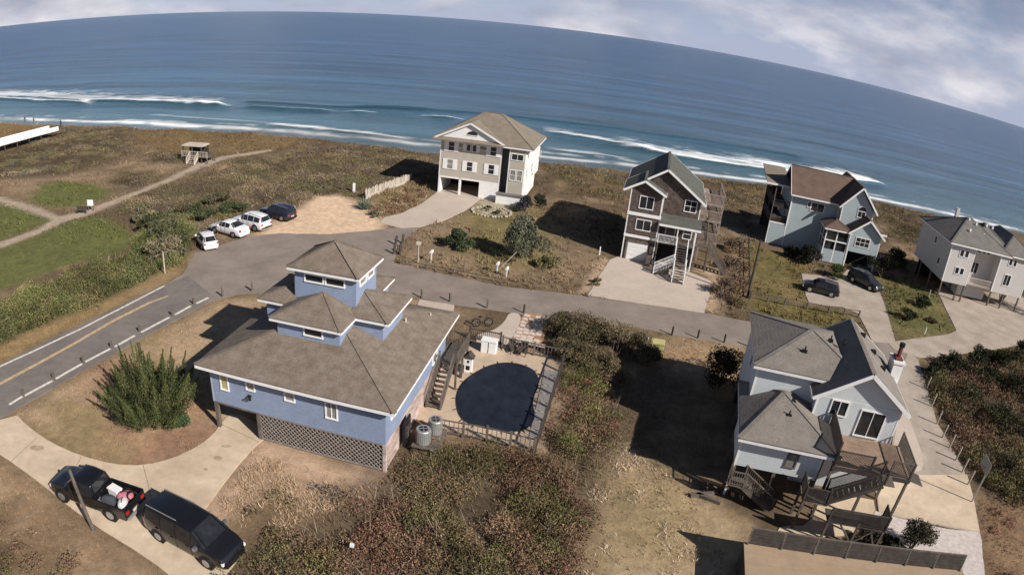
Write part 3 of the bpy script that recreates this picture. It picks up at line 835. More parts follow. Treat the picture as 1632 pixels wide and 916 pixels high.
def hip(par, x0, x1, y0, y1, ze, zr, m, along='x', inset=None, fh=0.2, point=None, name='roof', fascia=WHITE, soffit=True):
    """hipped roof with white fascia ring"""
    W_, D_ = x1 - x0, y1 - y0
    b = MB()
    if point:
        r0 = r1 = (point[0], point[1], zr)
    elif along == 'x':
        i = inset if inset is not None else D_ / 2
        r0, r1 = (x0 + i, (y0 + y1) / 2, zr), (x1 - i, (y0 + y1) / 2, zr)
    else:
        i = inset if inset is not None else W_ / 2
        r0, r1 = ((x0 + x1) / 2, y0 + i, zr), ((x0 + x1) / 2, y1 - i, zr)
    t = 0.07
    A, B, C_, D = (x0, y0, ze), (x1, y0, ze), (x1, y1, ze), (x0, y1, ze)
    lo = [(x0, y0, ze - t), (x1, y0, ze - t), (x1, y1, ze - t), (x0, y1, ze - t)]
    vs = [A, B, C_, D, r0, r1] + lo
    if point:
        fs = [(0, 1, 4), (1, 2, 4), (2, 3, 4), (3, 0, 4)]
    elif along == 'x':
        fs = [(0, 1, 5, 4), (1, 2, 5), (2, 3, 4, 5), (3, 0, 4)]
    else:
        fs = [(0, 1, 4), (1, 2, 5, 4), (2, 3, 5), (3, 0, 4, 5)]
    fs += [(0, 6, 7, 1), (1, 7, 8, 2), (2, 8, 9, 3), (3, 9, 6, 0), (6, 9, 8, 7)]
    b.add(vs, fs)
    o = b.build(name, m, par)
    caps = MB()
    pr = [(A, r0), (B, r1), (C_, r1), (D, r0)] if (along == 'x' or point) else [(A, r0), (B, r0), (C_, r1), (D, r1)]
    for p, q in pr: caps.beam((p[0], p[1], p[2] + .004), (q[0], q[1], q[2] + .004), 0.3, 0.035)
    if not point: caps.beam((r0[0], r0[1], r0[2] + .004), (r1[0], r1[1], r1[2] + .004), 0.3, 0.035)
    caps.build('ridge_cap', m, o)
    f = MB(); z0, z1 = ze - t - fh, ze - t - 0.003; k = 0.05
    f.box(x0 + .01, x1 - .01, y0 + .01, y0 + k, z0, z1); f.box(x0 + .01, x1 - .01, y1 - k, y1 - .01, z0, z1)
    f.box(x0 + .01, x0 + k, y0 + k, y1 - k, z0, z1); f.box(x1 - k, x1 - .01, y0 + k, y1 - k, z0, z1)
    f.build('fascia', fascia, o)
    if soffit:
        s = MB(); s.box(x0 + k + .003, x1 - k - .003, y0 + k + .003, y1 - k - .003, z1 - 0.05, z1 - 0.004); s.build('soffit', fascia, o)
    return o
def gable(par, x0, x1, y0, y1, ze, zr, m, along='y', t=0.16, fascia=WHITE, name='roof', xr=None, barge=True, zl=None, zr2=None):
    """gable roof; along = direction of the ridge; ze eaves, zr ridge"""
    b = MB()
    if along == 'y':
        xm = (x0 + x1) / 2 if xr is None else xr
        ea, eb = (ze if zl is None else zl), (ze if zr2 is None else zr2)
        prof = [(x0, ea), (xm, zr), (x1, eb), (x1, eb - t), (xm, zr - t), (x0, ea - t)]
        for a, c in (((0, 1, 4, 5), 0), ((1, 2, 3, 4), 0)):
            b.extrude([(prof[i][0], y0, prof[i][1]) for i in a], (0, y1 - y0, 0))
        ends = [[(x0, y0, ea), (xm, y0, zr), (x1, y0, eb)], [(x0, y1, ea), (xm, y1, zr), (x1, y1, eb)]]
    else:
        ym = (y0 + y1) / 2 if xr is None else xr
        prof = [(y0, ze), (ym, zr), (y1, ze if zr2 is None else zr2), (y1, (ze if zr2 is None else zr2) - t), (ym, zr - t), (y0, ze - t)]
        for a in ((0, 1, 4, 5), (1, 2, 3, 4)):
            b.extrude([(x0, prof[i][0], prof[i][1]) for i in a], (x1 - x0, 0, 0))
        ends = [[(x0, y0, ze), (x0, ym, zr), (x0, y1, ze if zr2 is None else zr2)], [(x1, y0, ze), (x1, ym, zr), (x1, y1, ze if zr2 is None else zr2)]]
    o = b.build(name, m, par)
    if barge:
        f = MB()
        for k, e_ in enumerate(ends):
            s = (-1 if k == 0 else 1) * 0.035
            off = Vector((0, s, -0.12)) if along == 'y' else Vector((s, 0, -0.12))
            for i in range(2):
                f.beam(Vector(e_[i]) + off, Vector(e_[i + 1]) + off, 0.06, 0.24)
        if along == 'y':
            f.box(x0 - .045, x0 - .003, y0, y1, ea - t - .06, ea - .02); f.box(x1 + .003, x1 + .045, y0, y1, eb - t - .06, eb - .02)
        else:
            f.box(x0, x1, y0 - .045, y0 - .003, ze - t - .06, ze - .02)
        f.build('fascia', fascia, o)
    cp = MB()
    if along == 'y': cp.beam((xm, y0, zr + .02), (xm, y1, zr + .02), .3, .05)
    else: cp.beam((x0, ym, zr + .02), (x1, ym, zr + .02), .3, .05)
    cp.build('ridge_cap', m, o)
    return o
def block(par, x0, x1, y0, y1, z0, z1, m, name='wall', corners=WHITE, parts=True):
    o = MB().box(x0, x1, y0, y1, z0, z1).build(name, m, par)
    if corners:
        k, p = 0.11, 0.016
        for cx, sx_ in ((x0, -1), (x1, 1)):
            for cy, sy_ in ((y0, -1), (y1, 1)):
                if cy == y1: continue
                c = MB(); c.box(min(cx + sx_ * p, cx - sx_ * k), max(cx + sx_ * p, cx - sx_ * k), min(cy + sy_ * p, cy - sy_ * k), max(cy + sy_ * p, cy - sy_ * k), z0 + .003, z1 - .003)
                c.build('corner_board', corners, o)
    return o
def gwall(par, x0, x1, y, ze, zr, m, t=0.15, xr=None, z0=None, name='gable_wall', face='f', zl=None):
    """gable end wall in the x-z plane, front face at y"""
    xm = (x0 + x1) / 2 if xr is None else xr
    zb = ze - .02 if z0 is None else z0
    return MB().extrude([(x0, y, zb), (x1, y, zb), (x1, y, ze), (xm, y, zr), (x0, y, ze if zl is None else zl)], (0, t, 0)).build(name, m, par)
def railing(par, pts, h=1.0, m=WOOD, rail=0.07, bal=0.14, posts=True, name='railing', bw=0.035, low=0.12):
    """posts, rails and pickets along a 3-D path of deck-edge points"""
    o = None
    b = MB()
    for i in range(len(pts) - 1):
        p, q = Vector(pts[i]), Vector(pts[i + 1])
        b.beam(p + Vector((0, 0, h)), q + Vector((0, 0, h)), rail, rail)
    o = b.build(name, m, par)
    for i in range(len(pts) - 1):
        p, q = Vector(pts[i]), Vector(pts[i + 1])
        MB().beam(p + Vector((0, 0, low)), q + Vector((0, 0, low)), rail * .7, rail * .7).build('bottom_rail', m, o)
    k = MB()
    for i in range(len(pts) - 1):
        p, q = Vector(pts[i]), Vector(pts[i + 1])
        n = max(2, int((q - p).length / bal))
        for j in range(1, n):
            c = p.lerp(q, j / n)
            k.beam(c + Vector((0, 0, low)), c + Vector((0, 0, h)), bw, bw)
    tag(k.build('baluster', m, o), kind='stuff')
    if posts:
        for p in pts:
            p = Vector(p)
            MB().box(p.x - .05, p.x + .05, p.y - .05, p.y + .05, p.z, p.z + h + .06).build('railing_post', m, o)
    return o
def stairs(par, p, q, width, axis_, m=WOOD, n=None, name='stairs', rails=True, railm=None, bal=.16):
    """flight from top p to bottom q, running along x ('x') or y ('y')"""
    p, q = Vector(p), Vector(q)
    n = n or max(3, int(abs(p.z - q.z) / 0.19))
    for s in (0, 1):
        off = Vector((0, width * s, 0)) if axis_ == 'x' else Vector((width * s, 0, 0))
        o = MB().beam(p + off - Vector((0, 0, .12)), q + off - Vector((0, 0, .12)), .06, .26).build('stringer', m, par)
    for i in range(n):
        c = p.lerp(q, (i + .5) / n); d = (q - p) / n
        if axis_ == 'x':
            MB().box(min(c.x - abs(d.x) / 2, c.x + abs(d.x) / 2), c.x + abs(d.x) / 2, c.y + .03, c.y + width - .03, c.z - .04, c.z).build('tread', m, o)
        else:
            MB().box(c.x + .03, c.x + width - .03, c.y - abs(d.y) / 2, c.y + abs(d.y) / 2, c.z - .04, c.z).build('tread', m, o)
    if rails:
        for s in (0, 1):
            off = Vector((0, width * s, 0)) if axis_ == 'x' else Vector((width * s, 0, 0))
            railing(par, [p + off, q + off], 0.95, railm or m, name='stair_railing', bal=bal)
    return o
def posts(par, pts, z0, z1, w, m, name='post'):
    for x_, y__ in pts:
        MB().box(x_ - w / 2, x_ + w / 2, y__ - w / 2, y__ + w / 2, z0, z1).build(name, m, par)
def planks(par, x0, x1, y0, y1, z, m, n, t=0.05, along='x', name='deck_board'):
    """deck boards wide enough to tell apart, one object each"""
    for i in range(n):
        if along == 'x':
            a, c = y0 + (y1 - y0) * i / n, y0 + (y1 - y0) * (i + 1) / n
            MB().box(x0, x1, a + .008, c - .008, z - t, z + random.uniform(-.004, .004)).build(name, m, par)
        else:
            a, c = x0 + (x1 - x0) * i / n, x0 + (x1 - x0) * (i + 1) / n
            MB().box(a + .008, c - .008, y0, y1, z - t, z + random.uniform(-.004, .004)).build(name, m, par)
def lattice(par, face, u0, u1, z0, z1, plane, m, step=0.17, w=0.045, name='lattice', frame=True, t=0.02):
    b = MB()
    H_ = z1 - z0
    def bar(a, za, c, zc, d):
        if face == 'f': b.beam((a, plane - d, za), (c, plane - d, zc), t, w)
        else: b.beam((plane + d, a, za), (plane + d, c, zc), t, w)
    for k, d in ((1, 0.0), (-1, 0.022)):
        s = u0 - H_ if k == 1 else u0
        e_ = u1 if k == 1 else u1 + H_
        v = s
        while v < e_:
            # line from (v,z0) to (v+k*H,z1), clipped to the bay
            a, c = v, v + k * H_
            lo_, hi_ = min(a, c), max(a, c)
            t0 = max(0.0, ((u0 if k == 1 else u1) - a) / (c - a)) if (a < u0 or a > u1) else 0.0
            t1 = min(1.0, ((u1 if k == 1 else u0) - a) / (c - a)) if (c > u1 or c < u0) else 1.0
            if t1 - t0 > 0.02:
                bar(a + (c - a) * t0, z0 + H_ * t0, a + (c - a) * t1, z0 + H_ * t1, d)
            v += step
    o = tag(b.build(name, m, par), kind='stuff')
    if frame:
        f = MB()
        for (a, c, za, zc) in ((u0, u1, z1 - .07, z1), (u0, u1, z0, z0 + .07)):
            if face == 'f': f.box(a, c, plane - .05, plane - .024 + .02, za, zc)
            else: f.box(plane + .0, plane + .05, a, c, za, zc)
        f.build('lattice_frame', m, par)
    return o
def vent_pipe(par, x_, y__, z, h=0.35, m=PALEWOOD):
    MB().tube((x_, y__, z - .1), (x_, y__, z + h), .06).tube((x_, y__, z), (x_, y__, z + .06), .16, .09).build('roof_vent', m, par)

# ------------------------------------------------------------------ blue house with stepped hip roofs
B = empty('house', H1_O, H1_R, 'blue house with stepped brown hip roofs and a square lookout tower beside the pool', 'house')
WD, DP, ZB, ZT = 11.66, 12.4, 2.02, 4.52
block(B, 0, WD, 0, DP, ZB, ZT, BLUE, corners=None)
MB().box(-.02, .06, -.02, .06, ZB, ZT).build('corner_board', PALEBLUE, B)
hip(B, -.72, WD + .75, -.6, DP + .6, 4.80, 4.80 + .355 * 6.5, SHING, along='y', fh=.22)
# lower level: lattice skirt right of the carport opening, side skirt, floor beams
LX = 3.30
MB().box(LX, WD - .1, .12, .2, 0.05, ZB - .003).build('shade_backing', DARK, B)  # near-black sheet painting the shade behind the lattice
lattice(B, 'f', LX, WD - .06, 0.08, ZB - .02, .06, LATT, .30, .07)
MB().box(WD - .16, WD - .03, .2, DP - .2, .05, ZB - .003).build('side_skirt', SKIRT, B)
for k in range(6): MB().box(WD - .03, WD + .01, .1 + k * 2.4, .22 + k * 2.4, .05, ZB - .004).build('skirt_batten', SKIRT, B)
MB().box(0.05, WD - .2, DP - .3, DP - .15, .05, ZB - .003).build('added_back_skirt', DARKWOOD, B)  # back and left skirts added to keep the space under the house dark
MB().box(0.02, .14, 5.0, DP - .35, .05, ZB - .003).build('added_left_skirt', DARKWOOD, B)
MB().box(3.2, 3.3, .25, 8.5, .05, ZB - .003).build('carport_wall', DARKWOOD, B)
MB().box(.15, 3.2, 8.4, 8.5, .05, ZB - .003).build('carport_back', DARKWOOD, B)
posts(B, [(.12, .12), (.12, 3.2), (LX - .02, .10)], 0.0, ZB - .003, .24, WOOD, 'piling')
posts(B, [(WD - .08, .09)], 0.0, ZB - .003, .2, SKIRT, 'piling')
MB().box(0, WD, .02, .10, ZB - .14, ZB - .004).build('rim_beam', WHITE if False else WOOD, B)
window(B, 'f', 1.03, 3.62, .46, .95, 0, 1, 1, YGLASS)
window(B, 'f', 2.95, 3.85, .48, .48, 0, 1, 1, CURTAIN)
window(B, 'f', 5.65, 3.80, .55, .48, 0, 1, 1, CURTAIN)
window(B, 'f', 8.35, 3.55, .62, 1.0, 0, 2, 1, CURTAIN)
MB().box(2.75, 2.95, -.14, 0, 3.08, 3.2).tube((2.8, -.15, 3.1), (2.72, -.26, 3.0), .05, .09).tube((2.9, -.15, 3.1), (3.0, -.26, 3.0), .05, .09).build('floodlight', BLACK, B)
window(B, 'r', 1.15, 3.7, .5, .8, WD, 1, 1, CURTAIN)
window(B, 'r', 4.3, 3.85, .7, .5, WD, 2, 1, CURTAIN)
window(B, 'r', 6.6, 3.85, .7, .5, WD, 2, 1, CURTAIN)
window(B, 'r', 9.6, 3.3, .9, 1.7, WD, 1, 1, CURTAIN, door=True)
# stepped clerestory level: front, right, left and back bays
TX0, TX1, TY0, TY1 = 3.36, 7.61, 5.45, 8.8
MZ = 7.02
for nm, a in (('f', (TX0, TX1, 3.0, TY0 - .003)), ('r', (TX1 + .003, 9.56, 5.1, 8.7)), ('l', (1.4, TX0 - .003, 5.1, 8.7)), ('b', (TX0, TX1, TY1 + .003, 11.2))):
    o = block(B, a[0], a[1], a[2], a[3], 5.0, MZ, BLUE, corners=None, name='clerestory_wall')
hip(B, TX0 - .36, TX1 + .30, 2.6, TY0 + .02, MZ + .24, 8.2, SHING, point=((TX0 + TX1) / 2, TY0 + .0), fh=.17)
hip(B, TX1 - .02, 9.56 + .5, 4.72, 8.7 + .45, MZ + .235, 8.15, SHING, point=(TX1 + .0, 6.95), fh=.17)
hip(B, 1.4 - .5, TX0 + .02, 4.72, 8.7 + .45, MZ + .235, 8.15, SHING, point=(TX0 - .0, 6.95), fh=.17)
hip(B, TX0 - .36, TX1 + .3, TY1 - .02, 11.65, MZ + .24, 8.2, SHING, point=((TX0 + TX1) / 2, TY1), fh=.17)
window(B, 'f', 5.85, 6.62, 1.15, .42, 3.0, 1, 1)
window(B, 'l', 7.0, 6.62, 1.1, .42, 1.4, 1, 1)
# tower
block(B, TX0, TX1, TY0, TY1, 6.5, 9.42, BLUE, name='tower_wall', corners=None)
hip(B, TX0 - .38, TX1 + .36, TY0 - .38, TY1 + .36, 9.66, 11.05, SHING, point=((TX0 + TX1) / 2, (TY0 + TY1) / 2), fh=.17)
window(B, 'f', 4.75, 8.98, 1.2, .40, TY0, 1, 1); window(B, 'f', 6.2, 8.98, 1.2, .40, TY0, 1, 1)
window(B, 'r', 6.5, 8.98, .9, .38, TX1, 1, 1, CURTAIN); window(B, 'r', 7.75, 8.98, .9, .38, TX1, 1, 1, CURTAIN)
window(B, 'l', 7.1, 8.98, 1.6, .38, TX0, 2, 1)
vent_pipe(B, 9.9, 8.4, 5.6); vent_pipe(B, 10.9, 10.7, 5.15)
# rear deck and stair down to the pool on the right side
planks(B, WD + .02, WD + 1.5, 10.2, 13.6, 2.0, WOOD, 8, along='y')
posts(B, [(WD + 1.42, 10.3), (WD + 1.42, 12.0), (WD + 1.42, 13.5)], 0.05, 1.95, .14, WOOD, 'deck_post')
railing(B, [(WD + 1.45, 10.25, 2.0), (WD + 1.45, 13.55, 2.0), (WD + .05, 13.55, 2.0)], 1.0)
stairs(B, (WD + .2, 10.2, 2.0), (WD + .2, 7.4, .15), 1.0, 'y')

# air conditioners at the near right corner
for k, (ax, ay, r_, lab) in enumerate(((WD + 1.35, 3.0, .46, 'round grey air conditioner nearer the blue house corner'), (WD + 1.75, 4.25, .44, 'pale air conditioner behind the first one beside the blue house'))):
    wp = Vector((H1_O[0], H1_O[1], 0)) + Matrix.Rotation(H1_R, 3, 'Z') @ Vector((ax, ay, 0))
    A = empty('air_conditioner', (wp.x, wp.y, .55), H1_R, lab, 'air conditioner', 'air conditioners by the blue house')
    MB().tube((0, 0, 0), (0, 0, .92), r_, r_, 20).build('casing', METAL, A)
    MB().tube((0, 0, .92), (0, 0, .98), r_ * 1.02, r_ * .95, 20).build('lid', METAL, A)
    f = MB(); f.tube((0, 0, .985), (0, 0, 1.0), r_ * .62, r_ * .62, 16); f.build('fan_opening', BLACK, A)
    f = MB()
    for q in range(4): f.beam((0, 0, 1.01), (r_ * .6 * math.cos(q * 1.57 + .4), r_ * .6 * math.sin(q * 1.57 + .4), 1.01), .05, .015)
    f.build('fan_guard', METAL, A)
    g_ = MB()
    for q in range(24): g_.beam((r_ * 1.01 * math.cos(q * .2618), r_ * 1.01 * math.sin(q * .2618), .08), (r_ * 1.01 * math.cos(q * .2618), r_ * 1.01 * math.sin(q * .2618), .86), .015, .015)
    tag(g_.build('grille', METAL, A), kind='stuff')
wp = Vector((H1_O[0], H1_O[1], 0)) + Matrix.Rotation(H1_R, 3, 'Z') @ Vector((WD + .2, 2.1, 0))
A = empty('equipment_stand', (wp.x, wp.y, 0), H1_R, 'wooden stand carrying the air conditioners at the blue house corner', 'stand')
MB().box(.55, 2.2, .3, 2.75, .42, .5).build('platform', WOOD, A)
posts(A, [(.65, .4), (2.1, .4), (.65, 2.65), (2.1, 2.65)], 0, .42, .12, WOOD, 'leg')
MB().box(.02, .14, .25, 1.5, .3, 2.0).build('meter_panel', BLACK, A)
MB().box(.14, .3, .45, .75, .9, 1.6).box(.14, .28, .95, 1.25, 1.0, 1.5).build('meter_box', DARKWOOD, A)

# ------------------------------------------------------------------ beige beach house
B = empty('house', H2_O, H2_R, 'tall beige house with white shutters, tan hip roof and open garage nearest the surf', 'house')
ZE2 = 7.85
block(B, 0, 8.9, 0, 9.8, 2.55, ZE2, BEIGE)
block(B, 10.1, 12.4, -.55, 9.8, 0.4, ZE2, BEIGE, name='bay_wall')
MB().box(12.417, 12.47, -.5, 9.75, .45, ZE2 - .01).build('white_side_wall', WHITE, B)
block(B, 8.9, 10.1, 1.1, 9.7, .3, ZE2 - .01, mat('shade_toned_siding', (.11, .115, .12), .7, .08, 1, laps=.2), corners=None, name='recess_wall')  # shade of the recess painted into a darker siding colour
# ground floor
block(B, 6.05, 8.9, .02, 9.8, 0, 2.545, WHITE, corners=None, name='garage_side_wall')
MB().box(0.0, .3, 0, 9.8, 0, 2.545).build('garage_wall', WHITE, B)
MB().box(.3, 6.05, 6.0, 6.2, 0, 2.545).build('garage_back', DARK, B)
MB().box(3.05, 3.35, 0, .3, 0, 2.545).build('garage_pier', WHITE, B)
MB().box(.3, 6.05, .0, .25, 2.3, 2.545).build('garage_beam', WHITE, B)
MB().box(.3, 6.05, .3, 6.0, .054, .06).build('garage_floor', CONC_GREY, B)
block(B, 8.9, 12.6, -1.4, -.6, 0, 1.35, WHITE, corners=None, name='enclosure_wall')
MB().box(8.8, 12.8, -1.6, -.56, 1.36, 1.45).build('enclosure_roof', SHING_GREY, B)
hip(B, -1.05, 13.5, -.95, 11.2, ZE2 + .28, 11.7, SHING_TAN, along='x', inset=6.0, fh=.22)
# front pediment
gwall(B, -.35, 8.85, -.55, ZE2 + .45, 10.45, WHITE, t=.2, xr=4.3)
gable(B, -.75, 9.3, -.85, 5.0, ZE2 + .42, 10.75, SHING_TAN, along='y', xr=4.3)
MB().extrude([(-1.0, -1.25, ZE2 + .12), (9.4, -1.25, ZE2 + .12), (9.2, -.56, ZE2 + .42), (-.8, -.56, ZE2 + .42)], (0, 0, .05)).build('pent_roof', SHING_TAN, B)
ft = [(4.6 + .75 * math.cos(t), -.56, 9.0 + .55 * math.sin(t)) for t in np.linspace(0, math.pi, 9)]
MB().extrude(ft, (0, -.05, 0)).build('fanlight', GLASS, B)
MB().box(3.8, 5.4, -.62, -.56, 8.9, 8.99).build('sill', WHITE, B)
def shutters(par, xc, z, w, h, plane, sw=.55):
    for s in (-1, 1):
        xx = xc + s * (w / 2 + sw / 2 + .1)
        MB().box(xx - sw / 2, xx + sw / 2, plane - .07, plane - .003, z - h / 2 - .1, z + h / 2 + .1).build('shutter', WHITE, par)
for xc in (1.55, 4.45, 7.6): 
    window(B, 'f', xc, 4.35, .8, 1.3, 0, 1, 2, CURTAIN if xc == 1.55 else GLASS); shutters(B, xc, 4.35, .8, 1.3, 0)
for xc in (1.6, 7.7):
    window(B, 'f', xc, 6.95, .8, 1.25, 0, 1, 2); shutters(B, xc, 6.95, .8, 1.25, 0)
window(B, 'f', 4.1, 7.05, .5, .9, 0, 1, 1); window(B, 'f', 4.95, 7.05, .5, .9, 0, 1, 1); shutters(B, 4.52, 7.05, 1.4, .9, 0, .4)
window(B, 'f', 2.75, 7.25, 1.0, .5, 0, 1, 1, CURTAIN); window(B, 'f', 6.2, 7.25, 1.0, .5, 0, 1, 1, CURTAIN)
window(B, 'f', 11.25, 6.7, 1.6, .8, -.55, 2, 1); window(B, 'f', 10.8, 4.1, .7, 1.4, -.55, 1, 2, CURTAIN); window(B, 'f', 11.75, 4.1, .7, 1.4, -.55, 1, 2, CURTAIN)
window(B, 'r', 1.1, 7.0, .9, 1.2, 12.47, 1, 1); window(B, 'r', .9, 4.2, .7, 1.4, 12.47, 1, 2); window(B, 'r', 5.5, 4.2, .9, 1.3, 12.47, 1, 2)
block(B, 12.5, 13.0, 6.4, 9.0, 3.2, 6.9, WHITE, corners=None, name='side_balcony')
railing(B, [(12.5, 8.2, 5.4), (13.3, 8.2, 5.4)], 1.0, PALEWOOD)
planks(B, 12.5, 13.35, 8.15, 9.7, 5.4, PALEWOOD, 3)
vent_pipe(B, 7.6, 2.4, 9.3); 

# ------------------------------------------------------------------ dark cedar house
B = empty('house', H3_O, H3_R, 'dark brown cedar house with green grey gables, white trim and one white garage door', 'house')
block(B, 0, 3.75, 0, 12.5, 0, 8.3, CEDAR)
block(B, 3.75 + .003, 8.2, 1.2, 12.5, 0, 7.7, CEDAR)
gwall(B, 0, 3.75, 0.02, 8.28, 9.35, CEDAR, t=.2, xr=1.5, z0=8.2)
gwall(B, 0, 8.2, 1.22, 7.7, 10.75, CEDAR, t=.2, xr=3.8, z0=7.6)
gable(B, -.75, 8.75, .75, 13.2, 7.75, 11.1, SHING_GREEN, along='y', xr=3.8, zl=8.1)
gable(B, -.85, 4.05, -.55, 5.0, 8.3, 9.65, SHING_GREEN, along='y', xr=1.45)
MB().box(-.05, 3.85, -.10, -.003, 5.35, 5.72).build('trim_band', WHITE, B)
MB().box(-.05, 3.85, -.10, -.003, 2.75, 3.05).build('trim_band', WHITE, B)
window(B, 'f', 1.95, 7.0, 1.5, 1.35, 0, 2, 1, GLASS); window(B, 'f', 2.0, 4.35, 1.6, 1.15, 0, 2, 1, GLASS)
window(B, 'f', 7.0, 7.2, 1.3, 1.25, 1.2, 2, 2)
# white garage door with panels
gd = MB().box(.55, 2.95, -.05, -.003, 0.06, 2.1).build('garage_door', WHITE, B)
for k in range(4): MB().box(.62, 2.88, -.08, -.05, .12 + k * .5, .55 + k * .5).build('panel', WHITE, gd)
MB().box(.35, .55, -.09, -.003, .05, 2.4).box(2.95, 3.15, -.09, -.003, .05, 2.4).box(.35, 3.15, -.09, -.003, 2.11, 2.4).build('door_surround', WOOD, B)
# pent roof over the porch, porch floor, posts, front stair with white rails
MB().extrude([(3.75, -.6, 4.95), (8.6, -.6, 4.95), (8.6, 1.2, 5.75), (3.75, 1.2, 5.75)], (0, 0, .1)).build('porch_roof', SHING_GREEN, B)
MB().box(3.76, 8.62, -.66, -.60, 4.82, 5.06).build('fascia', WHITE, B)
planks(B, 3.8, 8.1, -.5, 1.15, 2.8, WOOD, 6)
posts(B, [(8.1, -.5)], 0.05, 4.9, .14, WHITE); posts(B, [(3.95, -.5), (6.0, -.5)], 0.05, 2.75, .14, WOOD); posts(B, [(6.0, -.5)], 2.8, 4.9, .12, WHITE)
railing(B, [(3.9, -.5, 2.8), (6.0, -.5, 2.8)], 1.0, WHITE)
stairs(B, (6.1, -.5, 2.8), (6.1, -2.4, 1.4), 1.3, 'y', railm=WHITE)
planks(B, 6.0, 7.5, -3.7, -2.4, 1.4, WOOD, 4)
stairs(B, (6.1, -3.7, 1.4), (6.1, -5.2, .1), 1.3, 'y', railm=WHITE)
stairs(B, (6.0, -3.6, 1.4), (4.0, -3.6, .1), 1.1, 'x', railm=WHITE)
posts(B, [(6.05, -3.65), (7.45, -3.65), (7.45, -2.45)], 0.05, 1.35, .14, WHITE)
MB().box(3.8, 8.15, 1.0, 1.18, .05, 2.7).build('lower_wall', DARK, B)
window(B, 'f', 5.2, 3.75, 1.0, 1.6, 1.2, 1, 1, door=True); window(B, 'f', 7.2, 3.9, .9, 1.1, 1.2, 1, 2)
MIDWOOD = mat('pale_grey_wood', (.27, .215, .18), .9, .25, 3)  # paler wood tone for the side decks
# side decks in three levels
for z_ in (2.7, 5.4, 7.4):
    planks(B, 8.25, 11.1, 4.0, 12.0, z_, MIDWOOD, 7)
    railing(B, [(8.3, 4.05, z_), (11.05, 4.05, z_), (11.05, 11.95, z_)], 1.0, MIDWOOD, bal=.16, rail=.12, bw=.07)
    MB().box(8.3, 11.1, 3.93, 3.99, z_ - .32, z_ - .02).build('rim_joist', MIDWOOD, B)
posts(B, [(11.0, 4.1), (11.0, 8.0), (11.0, 11.9), (9.0, 4.1)], 0, 8.35, .2, MIDWOOD, 'deck_post')
stairs(B, (8.5, 5.0, 5.4), (8.5, 1.6, 2.9), 1.1, 'y')
planks(B, 8.25, 10.0, .2, 1.6, 2.9, WOOD, 4)
stairs(B, (9.9, .4, 2.9), (12.4, .4, .1), 1.1, 'x')
posts(B, [(8.4, .3), (9.9, .3), (9.9, 1.5)], 0, 2.85, .14, WOOD, 'deck_post')
for k in range(5): vent_pipe(B, 4.4, 5.0 + k * 1.1, 10.4, .3, DARKWOOD)
# outdoor shower box and vines: wood screen beside garage
MB().box(2.9, 3.5, -1.5, -1.42, .05, 1.4).box(2.9, 2.98, -1.5, -.1, .05, 1.4).build('screen', WOOD, B)

# ------------------------------------------------------------------ pale blue house with brown roof
B = empty('house', H4_O, H4_R, 'pale blue grey house with brown roof, arched gable window and screened front porch', 'house')
block(B, 2.5, 9.6, .6, 10.0, 0, 7.65, PALEBLUE)
block(B, 9.6 + .003, 14.4, -1.0, 10.0, 0, 7.75, PALEBLUE)
MB().box(0, 2.497, .6, .8, 0.02, 3.05).build('deck_screen_wall', PALEBLUE, B)
MB().box(0, .1, .58, .82, 0.02, 3.05).build('corner_board', WHITE, B)
MB().box(0, 2.5, .56, .82, 3.053, 3.2).build('top_trim', WHITE, B)
gable(B, 2.2, 12.0, -.05, 9.6, 7.75, 11.15, SHING_BROWN, along='x')
gwall(B, 9.6, 14.4, -.98, 7.7, 10.6, PALEBLUE, t=.2, z0=7.6)
gable(B, 9.1, 14.9, -1.45, 10.3, 7.75, 11.05, SHING_BROWN, along='y')
# low roof over stacked side decks
MB().extrude([(-1.1, 3.0, 8.05), (2.45, 3.0, 8.05), (2.45, 11.5, 9.3), (-1.1, 11.5, 9.3)], (0, 0, .15)).build('deck_roof', SHING_TAN, B)
MB().box(-1.12, 2.46, 2.93, 3.0, 7.95, 8.22).build('fascia', WHITE, B)
for z_ in (3.0, 5.4):
    planks(B, .02, 2.48, .82, 10.5, z_, DARKWOOD, 8)
    railing(B, [(.06, .86, z_), (2.4, .86, z_)], 1.0, WOOD); railing(B, [(.06, .9, z_), (.06, 10.4, z_)], 1.0, WOOD, bal=.3)
MB().box(.1, 2.4, 1.2, 1.26, 3.05, 4.2).build('deck_screen', DARKWOOD, B)
MB().box(0.05, 2.45, 10.5, 10.6, 0, 7.9).build('deck_back_wall', DARKWOOD, B)
posts(B, [(.07, .9), (.07, 5), (.07, 10.3)], 3.1, 8.0, .14, WHITE if False else WOOD, 'deck_post')
posts(B, [(2.5, .52)], 3.1, 7.6, .12, WHITE, 'deck_post')
window(B, 'f', 6.4, 6.5, 1.9, 1.1, .6, 2, 1)
window(B, 'f', 5.2, 6.7, .5, .7, .6, 1, 1)
# arched window in the tall gable
window(B, 'f', 12.6, 7.2, 1.1, .8, -1.0, 2, 1)
ft = [(12.6 + .6 * math.cos(t), -1.02, 7.75 + .55 * math.sin(t)) for t in np.linspace(0, math.pi, 9)]
MB().extrude(ft, (0, -.05, 0)).build('fanlight', GLASS, B)
MB().extrude([(12.6 + .72 * math.cos(t), -1.015, 7.75 + .67 * math.sin(t)) for t in np.linspace(0, math.pi, 9)], (0, -.03, 0)).build('fanlight_trim', WHITE, B)
